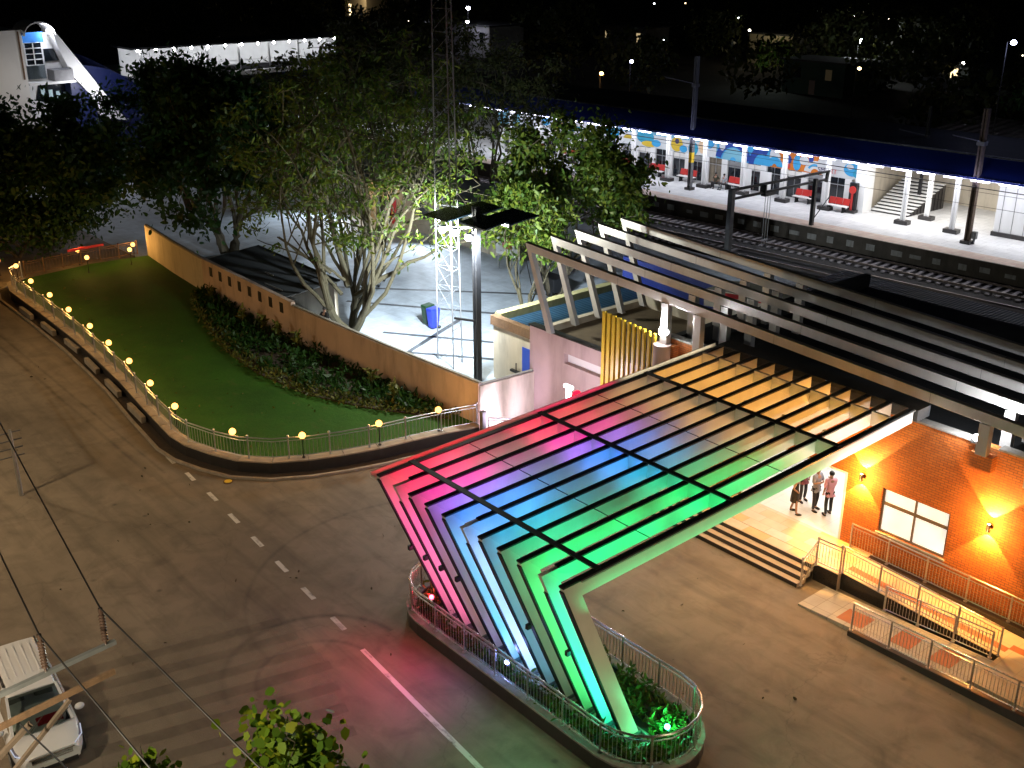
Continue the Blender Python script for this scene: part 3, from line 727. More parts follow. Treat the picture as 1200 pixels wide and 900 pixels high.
# warm downlights under the canopy in the bay by the wall
for k in range(0, 10, 2):
    xm = (RX[k] + RX[k + 1]) / 2
    for y in (26.9,):
        z = roofz(y) - .3; b = MB(); b.tube((xm, y, z), (xm, y, z + .12), .09, n=12); b.build('downlight_can', M['white'], can, smooth=True)
        lamp('SPOT', (xm, y, z - .03), 330, (1, .62, .26), aim=(xm, y, 0), size=.07, spot=125, blend=.6, name='downlight')

# ------------------------------------------------------------------ planter island under the legs
def stadium(x0, x1, y0, y1, n=10, ins=0.0):
    r = (y1 - y0) / 2 - ins; cy0 = (y0 + y1) / 2; xa, xb = x0 + (y1 - y0) / 2, x1 - (y1 - y0) / 2; out = []
    for i in range(n + 1): t_ = R(-90 + 180 * i / n); out.append((xb + r * math.cos(t_), cy0 + r * math.sin(t_)))
    for i in range(n + 1): t_ = R(90 + 180 * i / n); out.append((xa + r * math.cos(t_), cy0 + r * math.sin(t_)))
    return out
SX = (-25.55, -14.35, 16.42, 19.75)
isl = thing('planter_island', 'rounded granite planter island under the slanted canopy legs', 'planter', (-20, 18.1, 0))
b = MB(); o1, i1 = stadium(*SX), stadium(*SX, ins=.28); o1.append(o1[0]); i1.append(i1[0]); ribbon(b, i1, o1, 0, .46); b.build('granite_wall', M['granite'], isl)
b = MB(); o1, i1 = stadium(*SX, ins=-.03), stadium(*SX, ins=.3); o1.append(o1[0]); i1.append(i1[0]); ribbon(b, i1, o1, .46, .52); b.build('ledge', M['coping'], isl)
b = MB(); b.prism(stadium(*SX, ins=.29), .0, .36); b.build('soil', M['soil'], isl)
b = MB(); b.box(-24.0, -15.5, 17.2, 18.15, .36, .4); b.build('foot_slab', M['coping'], isl)
rl = stadium(*SX, ins=.12); rl.append(rl[0])
railing('planter_railing', 'shiny steel railing looping around the planter island', 'railing', [(p[0], p[1], .52) for p in rl], .95, 1.45, False, .13, 'steel', rad=.034)
rng = np.random.default_rng(5)
def planter_pts(n, fx, zs):
    out = []
    while len(out) < n:
        x, y = rng.uniform(-25.2, -14.7), rng.uniform(16.8, 19.4)
        if 17.1 < y < 18.2 and -24.2 < x < -15.3: continue
        if x > -16.0 and (x + 16.0) ** 2 + (y - 18.1) ** 2 > 1.7: continue
        if x < -23.9 and (x + 23.9) ** 2 + (y - 18.1) ** 2 > 1.7: continue
        if fx(x): out.append((x, y, .36 + rng.uniform(.05, zs)))
    return out
leaf_cloud('planter_ground_plants', clumps(planter_pts(190, lambda x: x > -21.6, .4), 18, .12, .1, rng), .2, M['leafpl'], off=(-20, 18, 0), droop=-.5, aspect=.4, rng=rng, kind='stuff')
leaf_cloud('planter_red_plants', clumps(planter_pts(90, lambda x: x <= -21.4, .4), 18, .12, .1, rng), .2, M['leafred'], off=(-23, 18, 0), droop=-.5, aspect=.4, rng=rng, kind='stuff')
for i, (x, y, col, mt, lab, pw) in enumerate(((-15.35, 18.35, (.05, 1, .35), 'greenlamp', 'small green flood lamp among the plants at the near planter end', 170),
                                           (-24.3, 17.3, (1, .05, .1), None, 'small red flood lamp at the far end of the planter', 240),
                                           (-20.2, 16.95, (.3, .35, 1), None, 'small blue flood lamp behind the front planter railing', 22))):
    t_ = thing('planter_flood_lamp', lab, 'flood lamp', (x, y, .4)); b = MB(); b.tube((x, y, .36), (x, y, .6), .02); b.cbox((x, y, .66), .2, .12, .16); b.build('lamp_body', M['blacksteel'], t_, bevel=.01)
    b = MB(); b.ball((x, y, .8), .075); b.build('lens', M[mt] if mt else emat('flood ' + str(i), col, 18), t_, smooth=True)
    if i == 1: lamp('POINT', (x, y, .98), 26, col, size=.06, name='flood_glow'); FL = ((0, 230, (1, .01, .02)), (.75, 200, (1, .01, .03)), (1.5, 130, (1, .03, .4)), (2.25, 100, (.45, .12, 1)), (5.25, 90, (0, .9, .45)), (6.75, 120, (0, 1, .3)))
    else: lamp('POINT', (x, y, .98), pw * .5, col, size=.08, name='flood_glow')

for dx, f, c_ in FL:                                            # flood cans added on six leg caps, only to spill colour on the road
    x = RX[0] + dx; b = MB(); b.cbox((x, 16.03, 3.42), .1, .12, .14); b.build('added_flood_can', M['cap'], can)
    lamp('SPOT', (x, 15.94, 3.36), f, c_, aim=(x - .1 + dx * .1, 14.1, 0), size=.05, spot=88, blend=1, name='road_spill_fill')
# ------------------------------------------------------------------ brick station front
WY = 30.4; FZ = .62
sb = thing('station_building', 'brick station front with lit entrance, white window and dark flat roof', 'building', (-17, 30.4, 0))
def wallpanel(b, x0, x1, z0, z1, holes, y0=WY, y1=WY + .3):
    """Front wall with rectangular holes, made of boxes that meet end to end."""
    xs = sorted({x0, x1} | {h[0] for h in holes} | {h[1] for h in holes})
    for a, c in zip(xs[:-1], xs[1:]):
        hs = sorted([h for h in holes if h[0] <= a + 1e-6 and h[1] >= c - 1e-6], key=lambda h: h[2]); z = z0
        for h in hs:
            if h[2] > z + 1e-6: b.box(a, c, y0, y1, z, h[2])
            z = h[3]
        if z < z1 - 1e-6: b.box(a, c, y0, y1, z, z1)
holes = [(-22.6, -18.3, FZ, 3.2), (-16.95, -14.55, 1.55, 3.16)]
b = MB(); wallpanel(b, -26.9, -7.0, 0, 5.8, holes); b.build('brick_wall', M['brick'], sb)
b = MB(); b.box(-26.9, -14.12, WY - .04, WY + .34, 5.8, 5.86); b.box(-13.42, -7, WY - .04, WY + .34, 5.8, 5.86); b.build('parapet_coping', M['coping'], sb)
for x in (-13.77, -26.4):
    b = MB(); b.box(x - .34, x + .34, WY - .32, WY - .002, 5.12, 5.62); b.build('brick_corbel', M['brick'], sb)
b = MB(); b.box(-26.9, -7, WY + .3, 44, 4.9, 5.1); b.build('roof', M['roof'], sb)
b = MB(); b.box(-26.9, -26.6, WY + .3, 44, 0, 5.7); b.box(-26.6, -7, 43.7, 44, 0, 4.89); b.build('side_wall', M['roof'], sb)
# lit rooms behind the entrance and the window
b = MB()
b.box(-23.5, -7.5, 36.9, 37, FZ, 3.4); b.box(-23.6, -23.5, WY + .3, 37, FZ, 3.4); b.box(-7.6, -7.5, WY + .3, 36.9, FZ, 3.4); b.box(-23.5, -7.6, WY + .3, 36.9, 3.4, 3.5)
b.box(-17.9, -17.8, WY + .3, 36.9, FZ, 3.4); b.build('room_walls', M['whitewall'], sb)
b = MB(); b.box(-23.5, -18.0, WY + .3, 36.9, FZ - .1, FZ + .004); b.box(-17.7, -7.6, WY + .3, 36.9, FZ - .1, FZ + .004); b.box(-22.54, -18.36, WY, WY + .299, FZ - .1, FZ + .004); b.build('lobby_floor', M['lobby'], sb)
b = MB(); b.box(-18.36, -18.3, WY - .03, WY + .33, FZ, 3.2); b.box(-22.6, -22.54, WY - .03, WY + .33, FZ, 3.2); b.box(-22.54, -18.36, WY - .03, WY + .33, 3.14, 3.2); b.build('entrance_frame', M['white'], sb)
wf = MB(); x0, x1, z0, z1 = -16.95, -14.55, 1.55, 3.16
for q in ((x0, x0 + .07, z0, z1), (x1 - .07, x1, z0, z1), (x0 + .07, x1 - .07, z1 - .05, z1), (x0 + .07, x1 - .07, z0, z0 + .07), (x0 + .07, x1 - .07, 2.55, 2.66)): wf.box(q[0], q[1], WY + .06, WY + .16, q[2], q[3])
for q in ((z0 + .07, 2.55), (2.66, z1 - .05)): wf.box(-15.79, -15.72, WY + .06, WY + .16, *q)
wi = wf.build('window', M['frame'], sb)
b = MB(); b.box(x0 - .05, x1 + .05, WY - .07, WY - .002, z0 - .06, z0 - .003); b.build('sill', M['coping'], wi)
m, t = nt('frosted lit pane'); bs = pbr(t, (.8, .8, .76), .3); nz = noise(t, co_obj(t), 1.1, 3); bs.inputs['Emission Color'].default_value = (1, .97, .9, 1); L(t, math_(t, 'MULTIPLY_ADD', nz, .9, .28), bs.inputs['Emission Strength']); M['pane'] = m
for (xa, xb) in ((x0 + .07, -15.79), (-15.72, x1 - .07)):
    for (za, zb) in ((z0 + .07, 2.55), (2.66, z1 - .05)):
        b = MB(); b.box(xa, xb, WY + .1, WY + .115, za, zb); b.build('pane', M['pane'], wi)
for (x, y) in ((-21.5, 32.2), (-19.6, 32.2), (-21.5, 34.6), (-19.6, 34.6)):
    b = MB(); b.box(x - .5, x + .5, y - .25, y + .25, 3.36, 3.397); b.build('ceiling_lamp', emat('lobby panel', (1, .97, .92), 6), sb)
    lamp('AREA', (x, y, 3.33), 44, (1, .95, .88), aim=(x, y, 0), sx=1, sy=.5, name='lobby_light')
# up and down wall lamps
for i, (x, lab) in enumerate(((-17.7, 'up and down wall lamp between the entrance and the white window'), (-13.25, 'up and down wall lamp on the brick right of the white window'))):
    z = 3.3; th = thing('wall_lamp', lab, 'wall lamp', (x, WY, z), 'up and down lamps on the brick wall')
    b = MB(); b.tube((x, WY - .16, z - .12), (x, WY - .16, z + .12), .06, n=12); b.box(x - .03, x + .03, WY - .11, WY - .002, z - .04, z + .04); b.build('lamp_body', M['blacksteel'], th, smooth=True)
    for s in (1, -1):
        b = MB(); b.disc((x, WY - .16, z + s * .123), .045, n=12); b.build('lens', emat('sconce', (1, .7, .35), 30), th)
        lamp('SPOT', (x, WY - .17, z + s * .14), 900, (1, .47, .1), aim=(x, WY - .1, z + s * 2), size=.012, spot=86, blend=.14, name='sconce_beam')
        lamp('POINT', (x, WY - .5, z + s * .3), 150, (1, .46, .1), size=.05, name='brick_fill')  # fill added off the wall to brighten the brick, no fixture here
# ------------------------------------------------------------------ steps and plaza
stp = thing('entrance_steps', 'broad beige steps with black risers before the entrance', 'steps', (-20, 28, 0))
sx0, sx1 = -25.6, -17.95
for i in range(4):
    y0 = 27.55 + i * .24; z1 = .155 * (i + 1); yy = WY if i == 3 else y0 + .24
    b = MB(); b.box(sx0, sx1, y0 + .02, y0 + .5 if i < 3 else y0 + .5, z1 - .155 if i == 0 else z1 - .15, z1); b.build('tread', M['stepstone'] if i < 3 else M['plaza'], stp)
    b = MB(); b.box(sx0, sx1, y0, y0 + .018, z1 - .153, z1 - .01); b.build('riser', M['riser'], stp)
b = MB(); b.box(sx0, -17.95, 28.79, WY - .002, 0, .62); b.box(-17.95, -17.0, 28.42, WY - .002, 0, .618); b.build('plaza_floor', M['plaza'], kind='structure', off=(-20, 29, 0))
# ------------------------------------------------------------------ the folded access ramp
rp = thing('access_ramp', 'sandy tiled wheelchair ramp doubling back along the brick wall', 'ramp', (-14, 28.5, 0))
b = MB()   # upper leg falls from the plaza towards +x
xa, xb, ya, yb = -16.99, -11.55, 28.62, 30.05
b.hexa([(xa, ya, 0), (xb, ya, 0), (xb, yb, 0), (xa, yb, 0), (xa, ya, .615), (xb, ya, .3), (xb, yb, .3), (xa, yb, .615)]); b.build('ramp_floor', M['ramptile'], rp)
b = MB(); b.hexa([(xa, ya + .35, .6), (xb, ya + .35, .28), (xb, ya + .62, .28), (xa, ya + .62, .6), (xa, ya + .35, .62), (xb, ya + .35, .305), (xb, ya + .62, .305), (xa, ya + .62, .62)]); b.build('red_band', M['redtile'], rp)
b = MB(); b.hexa([(xa, ya - .02, 0), (xb, ya - .02, 0), (xb, ya - .002, 0), (xa, ya - .002, 0), (xa, ya - .02, .6), (xb, ya - .02, .285), (xb, ya - .002, .285), (xa, ya - .002, .6)]); b.build('side_face', M['riser'], rp)
b = MB(); b.box(-17.93, -17.0, 28.4, 28.418, 0, .6); b.build('side_face', M['riser'], rp)
b = MB(); b.hexa([(-17, 30.05, .3), (-7, 30.05, .12), (-7, 30.39, .12), (-17, 30.39, .3), (-17, 30.05, .62), (-7, 30.05, .42), (-7, 30.39, .42), (-17, 30.39, .62)]); b.build('wall_kerb', M['riser'], rp)
b = MB(); b.box(-11.55, -6, 26.9, 30.04, 0, .3); b.build('landing', M['ramptile'], rp)
b = MB(); b.hexa([(-11.55, 29.2, .2), (-6, 29.2, .2), (-6, 29.5, .2), (-11.55, 29.5, .2), (-11.55, 29.2, .304), (-6, 29.2, .304), (-6, 29.5, .304), (-11.55, 29.5, .304)]); b.build('red_band', M['redtile'], rp)
b = MB(); b.hexa([(-17.3, 26.75, 0), (-11.55, 26.75, 0), (-11.55, 28.3, 0), (-17.3, 28.3, 0), (-17.3, 26.75, .06), (-11.55, 26.75, .3), (-11.55, 28.3, .3), (-17.3, 28.3, .06)]); b.build('lower_ramp', M['apron'], rp)
b = MB(); b.hexa([(-16.0, 26.95, 0.05), (-15.1, 26.95, .05), (-15.1, 27.7, .05), (-16, 27.7, .05), (-16.0, 26.95, .118), (-15.1, 26.95, .156), (-15.1, 27.7, .156), (-16, 27.7, .118)])
b.build('terracotta_patch', M['redtile'], rp)
for (u0, u1) in ((-14.2, -13.5), (-12.9, -12.2)):
    b = MB(); b.hexa([(u0, 27.0, .1), (u1, 27.0, .1), (u1, 27.9, .1), (u0, 27.9, .1)] + [(u, y, .06 + (u + 17.3) / 5.75 * .24 + .004) for u, y in ((u0, 27.0), (u1, 27.0), (u1, 27.9), (u0, 27.9))])
    b.build('terracotta_patch', M['redtile'], rp)
b = MB(); b.hexa([(-15.3, 26.52, 0), (-6, 26.52, 0), (-6, 26.74, 0), (-15.3, 26.74, 0), (-15.3, 26.52, .18), (-6, 26.52, .36), (-6, 26.74, .36), (-15.3, 26.74, .18)]); b.build('outer_kerb', M['granite'], rp)
railing('ramp_railing', 'steel railing along the black edge of the upper ramp', 'railing', [(-17.0, 28.66, .615), (-11.6, 28.66, .3)], .95, 1.35, False, .11, 'steel', low=.08, group=None, rad=.026)
railing('ramp_railing', 'steel railing close against the brick wall below the window', 'railing', [(-17.75, 30.2, .62), (-16.9, 30.2, .62), (-6.5, 30.2, .42)], .92, 1.35, False, .11, 'steel', low=.08, rad=.026)
railing('ramp_railing', 'outermost steel railing along the kerb of the lower ramp', 'railing', [(-15.25, 26.63, .18), (-6.2, 26.63, .36)], .95, 1.35, False, .11, 'steel', low=.08, rad=.026)
railing('ramp_railing', 'inner steel railing of the lower ramp against the black face', 'railing', [(-15.2, 28.35, .15), (-11.7, 28.35, .3)], .9, 1.2, False, .11, 'steel', low=.08, rad=.024)
railing('step_railing', 'short sloping steel railing at the right end of the steps', 'railing', [(-17.85, 27.62, .12), (-17.85, 28.45, .62), (-17.0, 28.5, .618)], .95, .8, True, .11, 'steel', low=.08, rad=.028)

# ------------------------------------------------------------------ pink wall, yellow slats, office block to the left
pw = thing('pink_wall', 'mauve station wall with a long slot beside the yellow tubes', 'wall', (-31, 30.2, 0))
b = MB(); wallpanel(b, -34.4, -26.92, 0, 4.3, [(-32.2, -29.7, 3.15, 3.62)], 30.2, 30.45); b.build('wall_face', M['wall_pink'], pw)
b = MB(); b.box(-34.45, -26.92, 30.15, 30.5, 4.3, 4.36); b.build('coping', M['blacksteel'], pw)
b = MB(); b.box(-32.2, -29.7, 30.452, 30.5, 3.15, 3.62); b.build('slot_back', M['whitewall'], pw)
for i in range(11):
    x = -29.55 + i * .27; b = MB(); s_ = .085 if i < 4 else .062; zt = 6.2 - i * .02
    b.box(x - s_, x + s_, 29.84, 29.94, 1.0, zt)
    t_ = b.build('yellow_tube', M['yellow'], off=(x, 29.9, 1.0), bevel=.008)
    tag(t_, 'tall yellow square tube before the pink wall, %s from the left' % ORD[i], 'screen tube', 'yellow screen tubes beside the canopy')
b = MB(); b.box(-29.7, -26.7, 29.97, 30.03, 2.75, 2.83); b.box(-29.7, -26.7, 29.97, 30.03, 1.6, 1.68); tag(b.build('screen_rail', M['blacksteel'], off=(-28, 30, 2)), 'dark rails behind the yellow tubes', 'screen rail')
# I-heart sign standing before the pink wall
b = MB(); x, y = -29.55, 28.0
lamp('POINT', (-30.4, 27.6, 2.9), 330, (.9, .8, 1), size=.3, name='sign_glow')
b.box(x - .09, x + .09, y - .06, y + .06, 2.78, 3.42); b.box(x - .22, x + .22, y - .06, y + .06, 3.4, 3.53); b.box(x - .22, x + .22, y - .06, y + .06, 2.66, 2.8)
sg = thing('love_sign', 'glowing white letter I with a red heart half hidden by the canopy', 'sign', (x, y, 0)); b.build('letter_i', M['letter'], sg)
b = MB(); hp = []
for i in range(28):
    a = 2 * math.pi * i / 28; hp.append((x + .72 + .03 * 16 * math.sin(a) ** 3 * .9, 3.12 + .03 * (13 * math.cos(a) - 5 * math.cos(2 * a) - 2 * math.cos(3 * a) - math.cos(4 * a)) * .95))
q = [(p[0], y - .06, p[1]) for p in hp] + [(p[0], y + .06, p[1]) for p in hp]; n_ = len(hp)
b.add(q, [tuple(range(n_)), tuple(range(n_, 2 * n_))[::-1]] + [(i, n_ + i, n_ + (i + 1) % n_, (i + 1) % n_) for i in range(n_)]); b.build('heart', emat('red heart glow', (1, .01, .04), 2.6), sg)
b = MB(); b.box(x - .5, x + 1.3, y - .04, y + .04, 2.55, 2.65); [b.tube((xx, y, 0), (xx, y, 2.56), .04) for xx in (x - .3, x + 1.1)]; b.build('stand', M['blacksteel'], sg)
t_ = thing('added_wall_wash_lamp', 'small added ground lamp that brightens the pale end wall', 'flood lamp', (-32.6, 27.6, 0)); b = MB(); b.cbox((-32.6, 27.6, .16), .3, .2, .22, .6); b.tube((-32.6, 27.6, 0), (-32.6, 27.6, .1), .04); b.build('lamp_body', M['blacksteel'], t_, bevel=.01); b = MB(); b.cbox((-32.7, 27.68, .29), .2, .14, .02, .6); b.build('lens', emat('added wall wash', (.9, .78, 1), 20), t_)
lamp('SPOT', (-32.7, 27.66, .42), 520, (.9, .74, 1), aim=(-34.1, 28.3, 1.3), size=.06, spot=125, blend=.8, name='flood_glow')  # this lamp and its body are added to brighten the end wall
# flood lamps at the two ends of the wall top
for (x, y, z, lab, pwr) in ((-26.5, 30.05, 6.1, 'blinding white flood lamp beside the yellow tubes', 900), (-14.05, 30.25, 6.0, 'white flood lamp at the foot of the right beam posts', 300)):
    t_ = thing('flood_lamp', lab, 'flood lamp', (x, y, z), 'white flood lamps on the wall top'); b = MB(); b.box(x - .03, x + .03, y - .03, y + .03, z - .45, z - .12); b.cbox((x, y, z - .05), .3, .2, .2); b.build('lamp_body', M['galvdark'], t_, bevel=.01)
    b = MB(); b.ball((x, y - .06, z + .05), .2 if x < -20 else .11); b.build('lens', M['flood'], t_, smooth=True)
    lamp('POINT', (x, y - .1, z + .28), pwr, (.93, .96, 1), size=.12, name='flood_glow')
b = MB()
for i in range(13): a = 2 * math.pi * i / 13; 
b.tube((-26.5, 29.95, 0), (-26.5, 29.95, 5.65), .34, n=18); tag(b.build('corner_column', M['wall_pink'], off=(-26.5, 30, 0), smooth=True), 'round plastered column under the blinding flood lamp', 'column')

# ------------------------------------------------------------------ aluminium trellis beams above the roof
tr = thing('roof_trellis', 'five long grey aluminium beams floating above the station roof', 'trellis', (-24, 33, 5))
def bz(x): return 8.0 - (x + 34.5) * (1.0 / 20.5)
for i in range(5):
    y = 30.1 + i * 1.53; xl = -34.5 - i * .1
    poly = [(xl, bz(xl)), (xl + .32, bz(xl) - .34), (-5.0, bz(-5) - .34), (-5.0, bz(-5))]
    b = MB(); zl = 4.35 if i < 3 else 4.2
    # boxed beam and slanted leg share the mitred corner
    b.add([(xl, y - .11, bz(xl)), (-4.5, y - .11, bz(-4.5)), (-4.5, y - .11, bz(-4.5) - .34), (xl + .38, y - .11, bz(xl) - .36),
           (xl, y + .11, bz(xl)), (-4.5, y + .11, bz(-4.5)), (-4.5, y + .11, bz(-4.5) - .34), (xl + .38, y + .11, bz(xl) - .36)],
          [(3, 2, 1, 0), (4, 5, 6, 7), (0, 1, 5, 4), (1, 2, 6, 5), (2, 3, 7, 6)])
    xf = xl + 1.42
    b.add([(xl, y - .11, bz(xl)), (xl + .38, y - .11, bz(xl) - .36), (xf + .3, y - .11, zl), (xf, y - .11, zl),
           (xl, y + .11, bz(xl)), (xl + .38, y + .11, bz(xl) - .36), (xf + .3, y + .11, zl), (xf, y + .11, zl)],
          [(0, 1, 2, 3)[::-1], (4, 5, 6, 7)[::-1], (1, 5, 6, 2), (0, 3, 7, 4), (3, 2, 6, 7)])
    bm_ = b.build('beam', M['alu'], tr, bevel=.012)
    for x in (-26.5, -24.9, -13.77, -12.2):
        b = MB(); zz = 5.1 if not (i == 0 and x in (-13.77,)) else 5.62
        b.box(x - .17, x + .17, y - .13, y + .13, zz, bz(x) - .345); b.build('post', M['alu'], tr, bevel=.01)
    for x in (-29.0, -15.6, -21.5):
        b = MB(); b.box(x - .006, x + .006, y - .113, y + .113, bz(x) - .343, bz(x) + .003); b.build('splice', M['galvdark'], tr)
# lower roofs and offices left of the trellis
of = thing('office_block', 'small cream office block with a blue sheet roof and blue door', 'building', (-39.5, 32.3, 0))
ox0, ox1, oy0, oy1 = -39.0, -34.2, 31.9, 41.0
b = MB(); b.box(ox0, ox1, oy0, oy0 + .2, 0, 2.75); b.box(ox0, ox0 + .2, oy0 + .2, oy1, 0, 2.75); b.box(ox0 + .2, ox1, oy1 - .2, oy1, 0, 2.75); b.box(ox1 - .2, ox1, oy0 + .2, oy1 - .2, 0, 2.75); b.build('office_wall', M['wall_cream'], of)
b = MB(); b.box(ox0 - .1, ox1, oy0 - .1, oy0 + .25, 2.752, 3.2); b.build('brown_fascia', M['rust'], of)
b = MB(); b.box(ox0 - .15, ox0 + .3, oy0 + .25, oy1, 2.752, 3.3); b.build('parapet', M['mossy'], of)
b = MB(); b.box(ox0 + .3, ox1, oy0 + .25, oy1, 2.752, 2.95); b.build('sheet_roof', M['tealroof'], of)
b = MB(); b.box(-36.85, -36.15, oy0 - .03, oy0 - .002, .75, 2.2); b.build('blue_door', M['bluepaint'], of)
b = MB(); b.box(-37.6, -36.9, oy0 - .15, oy0 - .002, .8, .9); b.tube((-37.2, oy0 - .1, 1.3), (-37.2, oy0 - .1, .3), .03); b.build('wall_pipe', M['blacksteel'], of)
b = MB(); b.box(-39.6, -33.2, 41.3, 41.6, 0, 4.3); b.box(-34.0, -27, 44.5, 45.5, 2.4, 3.3); tag(b.build('blue_tarp_screen', M['bluefascia'], off=(-36, 42, 0)), 'blue sheet screens seen between the slanted trellis legs', 'tarp screen')
tb = thing('terrace_block', 'low tan roof block behind the pink wall and slanted legs', 'building', (-31, 33, 0))
b = MB(); b.box(-34.1, -26.95, 30.5, 37.0, 0, 3.9); b.build('terrace_wall', M['terrace'], tb); b = MB(); b.box(-34.2, -26.95, 36.8, 37.2, 3.9, 4.5); b.box(-34.2, -33.9, 30.5, 36.8, 3.9, 4.2); b.build('parapet', M['wall_cream'], tb)
kb = thing('kiosk_canopy', 'curved white kiosk roof with a red band behind the yellow tubes', 'kiosk', (-28, 38.5, 0))
b = MB(); 
for i in range(10):
    a0, a1 = i / 10, (i + 1) / 10
    def cp(a): return (-31.5 + 8 * a, 38.3 + 1.2 * math.sin(a * 2.6), 0)
    p, q = cp(a0), cp(a1); b.hexa([(p[0], p[1], 4.2), (q[0], q[1], 4.2), (q[0], q[1] + 2, 4.2), (p[0], p[1] + 2, 4.2), (p[0], p[1], 5.0), (q[0], q[1], 5.0), (q[0], q[1] + 2, 5.0), (p[0], p[1] + 2, 5.0)])
b.build('kiosk_roof', M['whitewall'], kb)
b = MB()
for i in range(10):
    p, q = cp(i / 10), cp((i + 1) / 10); b.hexa([(p[0], p[1] - .03, 4.75), (q[0], q[1] - .03, 4.75), (q[0], q[1] - .004, 4.75), (p[0], p[1] - .004, 4.75), (p[0], p[1] - .03, 4.95), (q[0], q[1] - .03, 4.95), (q[0], q[1] - .004, 4.95), (p[0], p[1] - .004, 4.95)])
b.build('red_band', M['red'], kb)
b = MB(); b.box(-31, -24, 39.7, 40, 0, 4.2); b.build('kiosk_wall', M['whitewall'], kb)
b = MB(); b.box(-33, -7, 44.2, 52, 2.6, 3.0); tag(b.build('service_roof', M['tealroof'], off=(-20, 48, 2.6)), 'long flat teal sheet roof between the trellis and the tracks', 'roof')
sp = thing('long_shed', 'long plain wall carrying the flat teal roof', 'building', (-20, 48, 0)); b = MB(); b.box(-32.8, -7.2, 44.5, 51.8, 0, 2.6); b.build('shed_wall', M['wall_cream'], sp)

# ------------------------------------------------------------------ people
def skin_chain(name, verts, edges, radii, m, parent, sub=2, root=0):
    me = bpy.data.meshes.new(name); me.from_pydata([tuple(v) for v in verts], edges, []); o = bpy.data.objects.new(name, me); link(o)
    s = o.modifiers.new('skin', 'SKIN'); s.use_smooth_shade = True
    ly = me.skin_vertices[0].data
    for i, r in enumerate(radii):
        rr = r if isinstance(r, tuple) else (r, r); ly[i].radius = rr; ly[i].use_root = (i == root)
    o.modifiers.new('sub', 'SUBSURF').levels = sub; o.modifiers['sub'].render_levels = sub
    bpy.context.view_layer.update(); dg = bpy.context.evaluated_depsgraph_get()
    nm = bpy.data.meshes.new_from_object(o.evaluated_get(dg)); bpy.data.objects.remove(o)
    nm.name = name; nm.materials.clear(); nm.materials.append(m); nm.polygons.foreach_set('use_smooth', [True] * len(nm.polygons))
    no = bpy.data.objects.new(name, nm); link(no)
    if parent is not None: no.parent = parent
    return no
cloth = {}
def cm(name, c):
    if name not in cloth: cloth[name] = mat(name, c, .85, var=.2, scale=14, bump=.15)
    return cloth[name]
